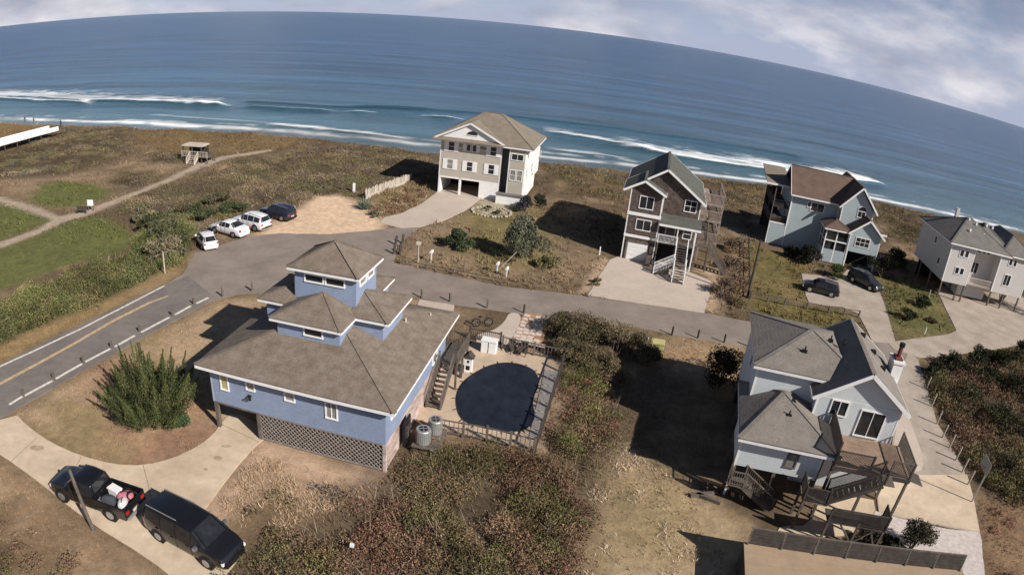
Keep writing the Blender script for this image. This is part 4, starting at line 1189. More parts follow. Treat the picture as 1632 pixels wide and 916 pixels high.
# small front gable wing over the carport
block(B, 11.1, 15.7, -3.2, -1.003, 2.3, 5.0, PALEBLUE)
gwall(B, 11.1, 15.7, -3.18, 4.98, 6.9, PALEBLUE, t=.2, z0=4.9)
gable(B, 10.7, 16.2, -3.65, -.9, 4.95, 7.2, SHING_BROWN, along='y')
block(B, 14.42, 16.2, -1.0, 6.0, 0.0, 5.1, PALEBLUE, name='side_wing_wall')
MB().extrude([(14.42, -1.4, 5.9), (17.0, -1.4, 5.1), (17.0, 6.3, 5.1), (14.42, 6.3, 5.9)], (0, 0, .12)).build('side_wing_roof', SHING_BROWN, B)
MB().box(14.42, 17.05, -1.47, -1.41, 4.95, 5.2).build('fascia', WHITE, B)
window(B, 'f', 13.1, 3.85, 2.0, 1.15, -3.2, 3, 2)
posts(B, [(11.2, -3.1), (15.6, -3.1)], 0.05, 2.3, .2, WHITE, 'carport_post')
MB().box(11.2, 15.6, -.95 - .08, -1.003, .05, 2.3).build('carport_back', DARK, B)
# screened porch
planks(B, 7.6, 11.0, -3.1, .55, 1.0, PALEWOOD, 6)
MB().box(7.6, 11.0, -3.12, -3.0, .1, 1.9).build('porch_apron', PALEBLUE, B)
MB().box(7.62, 7.7, -3.0, .5, .1, 1.9).build('porch_side_apron', PALEBLUE, B)
MB().box(7.75, 10.95, -2.9, -2.86, 1.9, 4.6).box(7.72, 7.75, -2.9, .5, 1.9, 4.6).build('porch_screen', GLASS, B)
posts(B, [(7.68, -3.05), (9.3, -3.05), (10.98, -3.05), (7.68, -1.2), (7.68, .45)], .1, 4.72, .15, WHITE, 'porch_post')
MB().box(7.6, 11.0, -3.12, -2.98, 3.1, 3.24).box(7.6, 7.75, -3.0, .5, 3.1, 3.24).build('porch_rail', WHITE, B)
hip(B, 7.2, 11.3, -3.5, 1.5, 4.95, 5.9, SHING_BROWN, along='y', inset=2.0)
posts(B, [(7.0, -2.0), (6.8, -3.2)], .05, 1.2, .12, WHITE, 'stair_post')
window(B, 'l', 4.0, 4.2, .8, 1.1, 2.5)

# ------------------------------------------------------------------ grey house on stilts at the right
B = empty('house', H5_O, H5_R, 'pale grey stilt house with taupe roof dotted with white vents at the right edge', 'house')
block(B, -.9, 3.1, -.3, 11.0, 2.45, 7.75, PALEGREY)
block(B, 3.103, 8.0, 2.2, 11.0, .3, 8.2, PALEGREY, corners=None)
block(B, 8.003, 13.5, .6, 11.0, 2.2, 7.75, PALEGREY)
hip(B, -1.4, 9.0, -.85, 11.8, 8.02, 10.7, SHING_GREY, along='x', inset=5.0)
hip(B, 3.3, 9.6, 1.4, 9.0, 8.45, 10.55, SHING_GREY, along='x', inset=3.4)
hip(B, 7.6, 14.2, .1, 11.6, 8.0, 10.2, SHING_GREY, along='y', inset=3.3)
posts(B, [(-.75, -.15), (1.9, -.15), (2.95, -.15), (-.75, 4), (-.75, 8), (2.95, 4)], 0, 2.45, .2, WOOD, 'piling')
posts(B, [(8.2, .8), (13.3, .8), (10.5, .8)], 0, 2.2, .2, WOOD, 'piling')
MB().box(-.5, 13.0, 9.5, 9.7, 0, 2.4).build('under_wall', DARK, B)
for z_ in (6.75, 4.3):
    window(B, 'f', .95, z_, .55, .85, -.3); window(B, 'f', 1.75, z_, .55, .85, -.3)
window(B, 'f', 5.0, 7.25, .6, .8, 2.2); window(B, 'f', 5.9, 7.25, .6, .8, 2.2); window(B, 'f', 6.7, 7.25, .6, .8, 2.2)
window(B, 'f', 5.0, 4.6, 1.2, 1.5, 2.2, 2, 1, GLASS, door=True)
for u_ in (9.8, 10.6): window(B, 'f', u_, 6.9, .5, .85, .6)
window(B, 'f', 10.1, 4.3, 1.1, 1.5, .6, 2, 1)
window(B, 'l', 2.4, 4.4, .7, .9, -.9); window(B, 'l', 5.0, 6.6, .7, .9, -.9)
planks(B, 3.1, 8.0, .7, 2.2, 2.5, PALEWOOD, 4); railing(B, [(3.2, .75, 2.5), (7.9, .75, 2.5)], 1.0, PALEWOOD)
for x_, y__, z_ in ((2.6, 2.2, 9.6), (4.3, 4.0, 10.3), (5.2, 2.6, 9.35), (3.4, 4.8, 10.6), (6.3, 4.4, 10.4), (7.4, 4.4, 10.3)):
    MB().box(x_ - .13, x_ + .13, y__ - .13, y__ + .13, z_ - .2, z_ + .14).build('roof_vent', WHITE, B)
MB().box(2.2, 2.7, 7.0, 7.5, 9.6, 11.3).build('chimney', PALEGREY, B)

# ------------------------------------------------------------------ ice blue house with decks, right foreground
B = empty('house', H6_O, H6_R, 'ice blue house with taupe cross gable roof, white chimney and tall wooden decks', 'house')
block(B, 0, 5.2, 0, 3.8, 2.35, 4.30, ICE)
hip(B, -.3, 6.1, -.55, 6.5, 4.60, 5.95, SHING_TAUPE, point=(2.4, 3.7), name='low_roof')
block(B, .35, 4.35, 4.2, 12.0, 2.35, 7.02, ICE)
block(B, 4.35 + .003, 10.2, 3.0, 11.0, 0, 6.55, ICE)
hip(B, .0, 8.0, 3.75, 12.4, 7.30, 8.62, SHING_TAUPE, along='x', inset=3.9, soffit=False)
gwall(B, 4.35, 10.2, 3.02, 6.5, 8.5, ICE, t=.2, z0=6.4, xr=7.28)
gable(B, 3.95, 10.65, 2.6, 11.2, 6.6, 8.85, SHING_TAUPE, along='y', xr=7.28)
window(B, 'f', 5.95, 5.95, 1.05, .95, 3.0, 2, 1)
window(B, 'f', 8.35, 5.25, 1.65, 1.75, 3.0, 2, 1, door=True)
window(B, 'l', 7.5, 5.9, .8, 1.0, .35)
posts(B, [(.1, .1), (2.6, .1), (5.1, .1), (.1, 3.7), (.45, 8), (.45, 11.8)], 0, 2.35, .2, WHITE if False else WOOD, 'piling')
posts(B, [(.02, .02)], 0, 2.34, .12, WHITE, 'corner_post')
MB().box(.6, 4.2, 4.3, 4.45, .05, 2.3).build('under_wall', mat('dusty_blue_boards', (.20, .24, .32), .8, .1, 1), B)
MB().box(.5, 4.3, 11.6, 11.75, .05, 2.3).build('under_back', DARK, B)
window(B, 'f', 3.35, 3.45, .55, .9, 0, 1, 1, CURTAIN, frame=WOOD)
# chimney
MB().box(10.25, 11.0, 7.6, 8.9, 0, 7.7).build('chimney', WHITE, B)
MB().box(10.17, 11.08, 7.52, 8.98, 7.7, 7.86).build('chimney_cap', WHITE, B)
MB().box(10.35, 10.9, 7.8, 8.7, 7.86, 8.0).tube((10.62, 8.25, 8.0), (10.62, 8.25, 8.75), .16, .16, 10).build('flue', BRICKR, B)
MB().tube((10.62, 8.25, 8.75), (10.62, 8.25, 9.0), .22, .22, 10).build('flue_cap', BLACK, B)
for x_, y__, z_ in ((8.0, 9.6, 8.35), (8.6, 8.0, 7.95), (9.1, 6.4, 7.6)):
    MB().box(x_ - .17, x_ + .17, y__ - .15, y__ + .15, z_ - .1, z_ + .22).build('roof_vent', BLACK, B)
for x_, y__, z_ in ((3.3, 5.8, 7.95), (5.2, 7.4, 8.4), (6.1, 7.3, 8.4), (2.7, 1.9, 5.3)):
    MB().tube((x_, y__, z_ - .1), (x_, y__, z_ + .38), .05).box(x_ - .16, x_ + .16, y__ - .12, y__ + .12, z_ - .08, z_ + .12).build('roof_vent', BLACK, B)
# upper deck
DZ = 4.15
planks(B, 5.7, 10.9, -.7, 2.97, DZ, DECK, 12, along='x')
MB().box(5.7, 10.9, -.76, -.70, DZ - .3, DZ - .02).box(10.9, 10.96, -.7, 2.9, DZ - .3, DZ - .02).build('rim_joist', DARKWOOD, B)
railing(B, [(9.4, -.7, DZ), (10.85, -.7, DZ), (10.85, 2.9, DZ)], 1.05, WOOD, bal=.11)
railing(B, [(5.75, -.7, DZ), (8.1, -.7, DZ)], 1.05, DARKWOOD, bal=.09)
railing(B, [(5.75, -.7, DZ), (5.75, 2.9, DZ)], 1.6, DARKWOOD, bal=.09, bw=.05)
posts(B, [(5.75, -.6), (8.2, -.6), (10.8, -.6), (10.8, 2.7), (5.75, 1.6)], 0, DZ - .05, .16, WOOD, 'deck_post')
# flight from the upper deck to the landing, then the lower platform
stairs(B, (8.9, -1.75, DZ), (5.9, -1.75, 2.25), 1.0, 'x', DARKWOOD, bal=.09)
planks(B, 8.9, 9.6, -1.8, -.72, DZ, WOOD, 4)
planks(B, 4.3, 5.9, -2.1, -.5, 2.2, WOOD, 6)
railing(B, [(5.85, -2.05, 2.2), (4.35, -2.05, 2.2), (4.35, -.55, 2.2)], 1.0, DARKWOOD, bal=.08, bw=.045)
planks(B, 5.9, 9.7, -3.2, -1.9, 1.9, DARKWOOD, 6)
railing(B, [(5.95, -3.15, 1.9), (9.65, -3.15, 1.9), (9.65, -1.95, 1.9)], 1.0, DARKWOOD, bal=.08, bw=.045)
posts(B, [(4.4, -2.0), (4.4, -.6), (6.0, -3.1), (7.9, -3.1), (9.6, -3.1), (9.6, -2.0)], 0, 2.15, .14, WOOD, 'deck_post')
br = MB()
for x_ in (7.9,):
    br.beam((x_, -3.1, .6), (x_ + 1.1, -3.1, 1.8), .1).beam((x_, -3.1, .6), (x_ - 1.1, -3.1, 1.8), .1)
br.beam((9.6, -3.1, .3), (8.8, -3.1, 1.8), .1)
br.build('brace', WOOD, B)
stairs(B, (.9, -.9, 1.5), (3.0, -.9, .1), .9, 'x', WOOD)
planks(B, -.1, .9, -1.0, 0, 1.5, WOOD, 4)
railing(B, [(-.05, 0, 1.5), (-.05, -.95, 1.5), (.85, -.95, 1.5)], 1.0, WOOD)

# ------------------------------------------------------------------ raised deck in the corner
B = empty('raised_deck', H7_O, H7_R, 'brown flat deck roof with a picket railing in the bottom right corner', 'deck')
ZD = 1.7
MB().box(-.45, 13.2, -8, .75, 0, ZD - .08).build('base_wall', DARKWOOD, B)
for k in range(11): MB().box(-.5, 13.25, -8 + k * .8, -8 + (k + 1) * .8 - .012, ZD - .08, ZD).build('deck_sheet', mat('tan_membrane', (.34, .25, .17), .9, .08, .6), B)
fn = empty('railing', H7_O, H7_R, 'dark slatted railing with leaning posts along the corner deck', 'railing')
for k in range(8):
    x_ = -.3 + k * 1.9
    MB().beam((x_, .62, ZD), (x_ + .04, .9, ZD + .95), .09, .09).build('post', WOOD, fn)
    if k < 7:
        for j in range(5):
            MB().box(x_ + .06, x_ + 1.84, .66 + j * .045, .72 + j * .045, ZD + .06 + j * .175, ZD + .228 + j * .175).build('slat', DARKWOOD, fn)
MB().beam((-.35, .92, ZD + .97), (13.1, .92, ZD + .97), .1, .05).build('top_rail', WOOD, fn)
# ------------------------------------------------------------------ vehicles
def vehicle(name, loc, az, kind, pm, label, cat, scale=1.1, group=None):
    """loc: ground centre; az: nose direction, degrees clockwise from +Y"""
    root = empty(name, (loc[0], loc[1], 0.05), R(90 - az), label, cat, group)
    K = {  # x (rear to front), belt height, roof height, half width, roof half width; g = glass flag for the span to the next station
        'sedan': (4.7, .90, [(-2.35, .62, .66, .70, .6, 0), (-2.30, .88, .93, .80, .7, 0), (-1.95, .95, 1.0, .88, .72, 0), (-1.55, .96, 1.03, .90, .72, 2), (-.85, .95, 1.40, .90, .62, 1), (-.2, .93, 1.46, .90, .63, 1), (.35, .92, 1.42, .90, .62, 3), (1.10, .90, .97, .89, .74, 0), (1.7, .82, .86, .87, .72, 0), (2.15, .72, .75, .80, .64, 0), (2.35, .50, .54, .62, .5, 0)], 1.38, -1.40, .33),
        'suv': (4.7, 1.0, [(-2.35, .75, .80, .74, .66, 0), (-2.31, 1.02, 1.1, .84, .74, 2), (-2.05, 1.04, 1.60, .90, .66, 1), (-1.2, 1.03, 1.70, .92, .68, 1), (-.3, 1.02, 1.72, .92, .68, 1), (.35, 1.01, 1.66, .92, .67, 3), (1.05, 1.0, 1.08, .91, .78, 0), (1.7, .95, 1.0, .89, .76, 0), (2.15, .82, .87, .82, .68, 0), (2.35, .58, .62, .66, .55, 0)], 1.38, -1.38, .37),
        'hatch': (4.2, .93, [(-2.1, .70, .76, .70, .62, 0), (-2.06, .95, 1.02, .80, .7, 2), (-1.6, .98, 1.46, .86, .62, 1), (-.9, .96, 1.52, .87, .64, 1), (-.2, .95, 1.52, .87, .64, 1), (.4, .94, 1.44, .87, .63, 3), (1.15, .92, .98, .86, .72, 0), (1.65, .82, .86, .84, .7, 0), (1.98, .70, .74, .76, .6, 0), (2.1, .50, .54, .6, .5, 0)], 1.28, -1.28, .33),
        'van': (5.1, 1.05, [(-2.55, .80, .86, .80, .7, 0), (-2.50, 1.08, 1.16, .90, .8, 2), (-2.25, 1.12, 1.72, .96, .76, 1), (-1.2, 1.10, 1.80, .99, .78, 1), (-.2, 1.08, 1.82, .99, .78, 1), (.75, 1.05, 1.74, .99, .76, 3), (1.55, 1.02, 1.10, .97, .84, 0), (2.05, .93, .98, .93, .80, 0), (2.40, .80, .84, .84, .7, 0), (2.55, .55, .60, .70, .6, 0)], 1.55, -1.52, .36),
        'pickup': (5.8, 1.15, [(-.62, 1.18, 1.22, .97, .85, 2), (-.55, 1.18, 1.80, .98, .74, 1), (.2, 1.16, 1.90, .99, .76, 1), (.75, 1.15, 1.86, .99, .75, 3), (1.45, 1.14, 1.22, .98, .86, 0), (2.1, 1.10, 1.16, .96, .84, 0), (2.6, 1.0, 1.06, .90, .78, 0), (2.85, .72, .8, .80, .7, 0)], 1.85, -1.75, .42),
    }[kind]
    L, belt, st, fx, rx, wr = K
    S = scale
    rings = []
    for (x_, zb, zr, w, rw, gflag) in st:
        gl = zr - zb > .15
        rings.append([(x_, w * .90, .24), (x_, w, .42), (x_, w * 1.015, zb * .72), (x_, w * .975, zb), (x_, rw if gl else w * .93, zr - (.07 if gl else .02)), (x_, (rw if gl else w * .93) * .84, zr), (x_, 0, zr + .03)])
    def sc(p): return (p[0] * S, p[1] * S, p[2] * S)
    b = MB(); nr = len(rings[0])
    full = [r + [(p[0], -p[1], p[2]) for p in reversed(r[:-1])] for r in rings]
    n = len(full[0])
    vs = [sc(p) for r in full for p in r]; fs = []
    for i in range(len(full) - 1):
        for j in range(n - 1):
            fs.append((i * n + j, (i + 1) * n + j, (i + 1) * n + j + 1, i * n + j + 1))
        fs.append((i * n + n - 1, (i + 1) * n + n - 1, (i + 1) * n, i * n))
    fs.append(tuple(range(n))); fs.append(tuple(reversed(range((len(full) - 1) * n, len(full) * n))))
    b.add(vs, fs)
    if kind == 'pickup':
        pass
    body = b.build('body', pm, root, True)
    sub = body.modifiers.new('edge', 'BEVEL'); sub.width = .03 * S; sub.segments = 2; sub.limit_method = 'ANGLE'; sub.angle_limit = R(25)
    def glass(nm, quads, off=.012):
        g_ = MB()
        for q in quads:
            q = [Vector(sc(p)) for p in q]
            nn = (q[1] - q[0]).cross(q[3] - q[0]).normalized()
            cc = sum(q, Vector()) / 4
            if nn.dot(cc - Vector((cc.x * .6, 0, .7 * S))) < 0: nn = -nn
            q = [cc + (p - cc) * .93 + nn * off for p in q]
            g_.poly(q)
        return g_.build(nm, GLASS, root)
    side = []
    for i in range(len(st) - 1):
        f = st[i][5]; a, c = rings[i], rings[i + 1]
        if f in (2, 3):
            q = []
            for s in (1, -1):
                q += [[(a[4][0], s * a[4][1], a[4][2]), (c[4][0], s * c[4][1], c[4][2]), (c[5][0], s * c[5][1], c[5][2]), (a[5][0], s * a[5][1], a[5][2])]]
            q += [[a[5], c[5], (c[5][0], -c[5][1], c[5][2]), (a[5][0], -a[5][1], a[5][2])]]
            glass('rear_window' if f == 2 else 'windscreen', q, .045)
            for s in (1, -1):
                tri = [a[3], a[4], c[4], c[3]]
                if f == 3: glass('quarter_window', [[(p[0], s * p[1], p[2]) for p in [a[3], a[4], ((a[4][0] + c[4][0]) / 2, (a[4][1] + c[4][1]) / 2, (a[4][2] + c[4][2]) / 2), ((a[3][0] + c[3][0]) / 2, a[3][1], a[3][2])]]])
        if f == 1:
            for s in (1, -1):
                glass('side_window', [[(p[0], s * p[1], p[2]) for p in (a[3], c[3], c[4], a[4])]])
    W = max(s_[3] for s_ in st)
    for x_ in (fx, rx):
        for s in (1, -1):
            MB().tube((x_ * S, s * (W - .30) * S, wr * S), (x_ * S, s * (W + .012) * S, wr * S), (wr + .07) * S, (wr + .07) * S, 20).build('wheel_arch', BLACK, root)
            wh = MB().tube((x_ * S, s * (W - .2) * S, wr * S), (x_ * S, s * (W + .03) * S, wr * S), wr * S, wr * S * .97, 20).build('wheel', TYRE, root)
            MB().tube((x_ * S, s * (W + .02) * S, wr * S), (x_ * S, s * (W + .045) * S, wr * S), wr * .66 * S, wr * .6 * S, 14).build('rim', RIM, wh)
    fxx, rxx = st[-1][0], (st[0][0] if kind != 'pickup' else -2.9)
    for s in (1, -1):
        y1_, y2_ = sorted((s * .50 * S, s * .78 * S * W / .9))
        hz_ = st[-2][1] * .86
        MB().box((st[-2][0] - .02) * S, (fxx - .06) * S, y1_, y2_, (hz_ - .16) * S, (hz_ - .01) * S).build('headlight', LAMPW, root)
        y1_, y2_ = sorted((s * .60 * S, s * .80 * S * W / .9))
        MB().box((rxx - .03) * S, (rxx + .1) * S, y1_, y2_, .72 * S, .92 * S).build('tail_light', LAMPR, root)
        mx_ = [q for q in st if q[5] == 3][0]
        MB().box((mx_[0] + .32) * S, (mx_[0] + .48) * S, min(s * W, s * (W + .2)) * S, max(s * W, s * (W + .2)) * S, (mx_[1] + .0) * S, (mx_[1] + .17) * S).build('mirror', pm if kind != 'van' else RIM, root)
    for i in range(1, len(st)):
        if st[i][5] in (1, 3) and st[i - 1][5] == 1:
            for s in (1, -1):
                w_ = st[i][3]
                MB().extrude([((st[i][0] - .012) * S, s * w_ * 1.0 * S, .44 * S), ((st[i][0] + .012) * S, s * w_ * 1.0 * S, .44 * S), ((st[i][0] + .012) * S, s * w_ * .985 * S, st[i][1] * .97 * S), ((st[i][0] - .012) * S, s * w_ * .985 * S, st[i][1] * .97 * S)], (0, s * .022 * S, 0)).build('door_seam', BLACK, root)
                MB().box((st[i][0] - .36) * S, (st[i][0] - .16) * S, min(s * w_ * S, s * (w_ + .035) * S), max(s * w_ * S, s * (w_ + .035) * S), st[i][1] * .84 * S, (st[i][1] * .84 + .03) * S).build('door_handle', pm, root)
    if kind in ('van', 'suv'):
        g1 = [q for q in st if q[5] == 1]
        for s in (1, -1):
            MB().beam((g1[0][0] * S, s * g1[0][4] * .9 * S, (g1[0][2] + .05) * S), (g1[-1][0] * S, s * g1[-1][4] * .9 * S, (g1[-1][2] + .06) * S), .04, .05).build('roof_rail', METAL, root)
    MB().box((rxx - .045) * S, (rxx + .02) * S, -.26 * S, .26 * S, .55 * S, .68 * S).build('number_plate', PALEWOOD, root)
    MB().box((fxx - .12) * S, (fxx + .02) * S, -.42 * S, .42 * S, .34 * S, .50 * S).build('grille', BLACK, root)
    if kind in ('suv', 'van', 'pickup'):
        MB().box((rxx - .08) * S, (rxx + .05) * S, -.8 * S, .8 * S, .34 * S, .5 * S).build('bumper', BLACK if kind != 'pickup' else METAL, root)
    if kind == 'pickup':
        x0, x1 = -2.9 * S, -.63 * S
        for nm, a in (('bed_side', (x0, x1, .90 * S, .99 * S, .42 * S, 1.16 * S)), ('bed_side', (x0, x1, -.99 * S, -.90 * S, .42 * S, 1.16 * S)), ('bed_front', (x1 - .08, x1, -.9 * S, .9 * S, .42 * S, 1.16 * S)), ('tailgate', (x0, x0 + .09, -.9 * S, .9 * S, .5 * S, 1.12 * S)), ('bed_floor', (x0 + .09, x1 - .08, -.9 * S, .9 * S, .42 * S, .66 * S))):
            MB().box(*a).build(nm, pm, root, bevel=.015)
    return root
C0 = lambda *p: G(*p)[:2]
def veh_from_wheels(a, b, side, W=.9, S=1.1):
    """ground centre and heading from the two near-side wheel contacts (rear, front)"""
    A, Bq = C0(*a), C0(*b); d = (Bq - A) / np.hypot(*(Bq - A))
    n = np.array([-d[1], d[0]]) * side
    return (A + Bq) / 2 + n * W * S, math.degrees(math.atan2(d[0], d[1]))
GC = 'cars parked nose in along the sandy turnaround'
p, a = veh_from_wheels((371, 380), (342, 372), -1); vehicle('car', p, a, 'sedan', PW, 'white sedan with dark windows, second of the parked row', 'car', 1.1, GC)
p, a = veh_from_wheels((406.6, 370), (376, 362), -1); vehicle('car', p, a, 'suv', PW, 'white sport utility car between the white sedan and the navy car', 'car', 1.08, GC)
p, a = veh_from_wheels((449, 354), (419, 347), -1); vehicle('car', p, a, 'suv', PN, 'dark navy car, farthest of the parked row beside the sand', 'car', 1.04, GC)
vehicle('car', C0(329, 391), -43, 'hatch', PW, 'small white hatchback, nearest of the parked row to the road', 'car', 1.02, GC)
p, a = veh_from_wheels((255, 863), (331, 906), 1, .97, 1.1); vehicle('van', p, a, 'van', PK, 'long black van facing the camera corner on the tan driveway', 'van', 1.1, 'black vehicles on the driveway')
ca, cb = C0(208, 818), C0(108, 780)
pk_dir = (cb - ca) / np.hypot(*(cb - ca))
pk_c = (ca + cb) / 2; pk_az = math.degrees(math.atan2(pk_dir[0], pk_dir[1]))
vehicle('pickup_truck', pk_c, pk_az, 'pickup', PK, 'black pickup truck with a loaded bed behind the black van', 'pickup truck', 1.02, 'black vehicles on the driveway')
def bedpt(f, s, z): 
    n = np.array([-pk_dir[1], pk_dir[0]])
    q = pk_c + pk_dir * f + n * s
    return (q[0], q[1], z)
BZ = .05 + .67 * 1.02
o = MB().box(-.38, .38, -.24, .24, 0, .42).build('cooler', mat('cooler_white', (.75, .75, .75), .4, .03), None, bevel=.04); o.location = bedpt(-1.35, -.35, BZ); o.rotation_euler = (0, 0, R(80 - pk_az)); tag(o, 'white cool box in the pickup bed behind the cab', 'cooler')
MB().box(-.4, .4, -.26, .26, .42, .5).build('lid', mat('cooler_white', (1, 1, 1)), o)
def bag(name, m, loc, rz, label, cat, sx_=.45, sy_=.3, sz_=.4):
    b = MB(); n = 12
    for i, (z_, k) in enumerate(((0, .85), (.3, 1.0), (.7, .96), (.95, .6), (1, .2))):
        b.v += [(sx_ * k * math.copysign(abs(math.cos(t)) ** .6, math.cos(t)), sy_ * k * math.copysign(abs(math.sin(t)) ** .6, math.sin(t)), z_ * sz_) for t in np.linspace(0, 2 * math.pi, n, endpoint=False)]
    for i in range(4):
        b.f += [(i * n + j, i * n + (j + 1) % n, (i + 1) * n + (j + 1) % n, (i + 1) * n + j) for j in range(n)]
    b.f += [tuple(reversed(range(n))), tuple(range(4 * n, 5 * n))]
    o = b.build(name, m, None, True); o.location = loc; o.rotation_euler = (0, 0, rz)
    MB().tube((-sx_ * .6, 0, sz_ * .9), (0, 0, sz_ * 1.15), .025).tube((0, 0, sz_ * 1.15), (sx_ * .6, 0, sz_ * .9), .025).build('handle', BLACK, o)
    return tag(o, label, cat)
bag('duffel_bag', mat('pink_cloth', (.42, .15, .18), .9, .2, 3), bedpt(-2.1, -.30, BZ), .5, 'pink and white duffel bag in the pickup bed near the tailgate', 'bag', .5, .3, .5)
bag('duffel_bag', mat('pale_cloth', (.62, .58, .60), .9, .2, 3), bedpt(-2.3, .25, BZ), 1.9, 'pale grey sack beside the pink duffel bag in the pickup bed', 'bag', .4, .28, .45)
bag('duffel_bag', mat('charcoal_cloth', (.05, .055, .07), .9, .2, 3), bedpt(-1.45, .45, BZ), .2, 'charcoal gear bag next to the white cool box in the pickup bed', 'bag', .45, .28, .6)
tw = MB()
ring = [(math.cos(t), math.sin(t)) for t in np.linspace(0, 2 * math.pi, 20, endpoint=False)]
for i in range(20):
    (a1, b1), (a2, b2) = ring[i], ring[(i + 1) % 20]
    tw.tube((a1 * .3, 0, b1 * .3), (a2 * .3, 0, b2 * .3), .055, n=6)
o = tw.build('wheel_ring', TYRE, None, True); o.name = 'spare_tyre'; o.location = bedpt(-2.62, -.35, BZ + .36); o.rotation_euler = (0, 0, R(30)); tag(o, 'dark bicycle sized tyre standing at the pickup tailgate', 'tyre')
o = MB().box(-.25, .25, -.2, .2, 0, .32).build('crate', mat('grey_plastic', (.16, .16, .17), .6, .05), None, bevel=.02); o.location = bedpt(-1.1, .62, BZ); tag(o, 'grey storage crate against the cab in the pickup bed', 'crate')
p, a = veh_from_wheels((1322, 475), (1290, 467), -1); vehicle('car', p, a, 'suv', PK, 'black car broadside on the driveway of the pale blue house', 'car', .98)
vehicle('car', C0(1377, 456), 150, 'suv', PG, 'charcoal car parked facing out beneath the dark tree', 'car', 1.05)

# ------------------------------------------------------------------ posts, poles, mailboxes
def post_data(h, w=.16, m=WOOD):
    b = MB().box(-w / 2, w / 2, -w / 2, w / 2, -.1, h - .05)
    b.add([(-w / 2, -w / 2, h - .05), (w / 2, -w / 2, h - .05), (w / 2, w / 2, h - .05), (-w / 2, w / 2, h - .05), (0, 0, h)], [(0, 1, 4), (1, 2, 4), (2, 3, 4), (3, 0, 4)])
    return b.data('post', m)
PD = post_data(.62); PDT = post_data(.95)
GR = 'low wooden posts along the near edge of the main road'
nm = ['first low road post from the left edge beside the driveway mouth', 'second low road post from the left edge', 'third low road post, between two white edge dashes', 'fourth low road post, level with the green cedar top', 'fifth low road post, at the bend nearest the house shadow', 'sixth low road post, just left of the house shadow tip', 'seventh low road post, standing where the dashes end', 'eighth low road post with a long forked shadow by the turnaround', 'ninth low road post, on bare soil behind the side roof']
for q, lab in zip([(38, 631), (86, 604), (133, 578), (178, 554), (223, 529), (275, 503), (309, 485), (355, 473), (402, 464)], nm):
    p = C0(*q); tag(place('road_post', PD if q[0] < 350 else PDT, (p[0], p[1], .02), random.uniform(0, 1)), lab, 'post', GR)
GR = 'wooden posts along the near side of the lane'
nm = ['lane post just right of the lookout tower roof', 'lane post above the pink slab patch', 'lane post above the bare soil right of the blue roof', 'lane post where the pink path meets the lane', 'lane post right of the yellow green cabinet', 'lane post on the straw bank, second right of the cabinet', 'lane post on the straw bank, third right of the cabinet', 'lane post nearest the dark ridge of the ice blue house']
for q, lab in zip([(672, 475), (717, 481), (776, 491), (835, 499), (1071, 534), (1112, 539), (1154, 546), (1195, 553)], nm):
    p = C0(*q); tag(place('road_post', PDT, (p[0], p[1], -.02), random.uniform(0, 1)), lab, 'post', GR)
GR = 'dark posts at the corner of the lane'
for q, lab in (((627, 405), 'dark leaning post at the lane corner, left of its twin'), ((637, 404), 'dark leaning post at the lane corner, right of its twin'), ((630, 390), 'short dark post behind the twin posts at the lane corner'), ((641, 388), 'short dark post farthest up at the lane corner')):
    p = C0(*q); o = place('road_post', post_data(1.1, .22, DARKWOOD), (p[0], p[1], 0), .3); o.rotation_euler = (R(random.uniform(-8, 8)), R(8), .4); tag(o, lab, 'post', GR)
def pole(px, h, r, label, m=PALEWOOD, lean=(0, 0), cat='pole', name='pole', parts=None, rz=0):
    p = C0(*px)
    o = MB().tube((0, 0, -.3), (0, 0, h), r, r * .8, 8).build(name, m)
    o.location = (p[0], p[1], 0); o.rotation_euler = (R(lean[0]), R(lean[1]), rz)
    if parts: parts(o)
    return tag(o, label, cat)
pole((149, 845), 4.1, .11, 'weathered wooden pole leaning beside the black pickup truck', WOOD, (0, -4))
pole((263, 436), 2.3, .07, 'pale pole at the road verge before the tall reeds', PALEWOOD)
def elec(o):
    MB().tube((0, 0, 6.2), (0, 0, 6.35), .1, .1).build('cap', METAL, o)
pole((1191, 474), 6.6, .15, 'tall dark utility pole between the cedar house and the lawn', DARKWOOD, parts=elec, name='utility_pole')
def signp(o): MB().box(-.25, .25, -.03, .02, 2.0, 2.35).build('sign_board', PALEWOOD, o)
pole((666, 419), 2.4, .05, 'thin pale sign pole in the grass by the lane corner', PALEWOOD, parts=signp, name='sign_pole')
pole((739, 432), 1.2, .06, 'short grey pole on the grass beside the lane', WOOD)
pole((955, 406), 1.0, .09, 'stubby white post at the left corner of the cedar house forecourt', WHITE)
pole((796, 428), 2.6, .05, 'bare white stick leaning beside the feathery grey shrub', PALEWOOD, (0, 38))
pole((1480, 473), 1.0, .08, 'short pale post by the stilt house driveway corner', PALEWOOD)
pole((1473, 533), .9, .08, 'small white capped post on the lawn beside the curved driveway', WHITE)
def hoop(o):
    MB().box(-.75, .75, .35, .40, 2.75, 3.7).build('backboard', mat('grey_board', (.17, .17, .17), .6, .05), o)
    r_ = MB()
    for i in range(16):
        a1, a2 = i * .3927, (i + 1) * .3927
        r_.tube((.23 * math.cos(a1), .68 + .23 * math.sin(a1), 3.0), (.23 * math.cos(a2), .68 + .23 * math.sin(a2), 3.0), .02, n=5)
    r_.build('hoop', mat('orange_rim', (.4, .1, .03), .5, .05), o)
    MB().beam((0, 0, 3.0), (0, .36, 3.25), .08).build('arm', METAL, o)
pole((1548, 800), 3.3, .07, 'pale basketball hoop pole at the end of the right driveway', METAL, parts=hoop, cat='basketball hoop', name='basketball_hoop', rz=R(75))
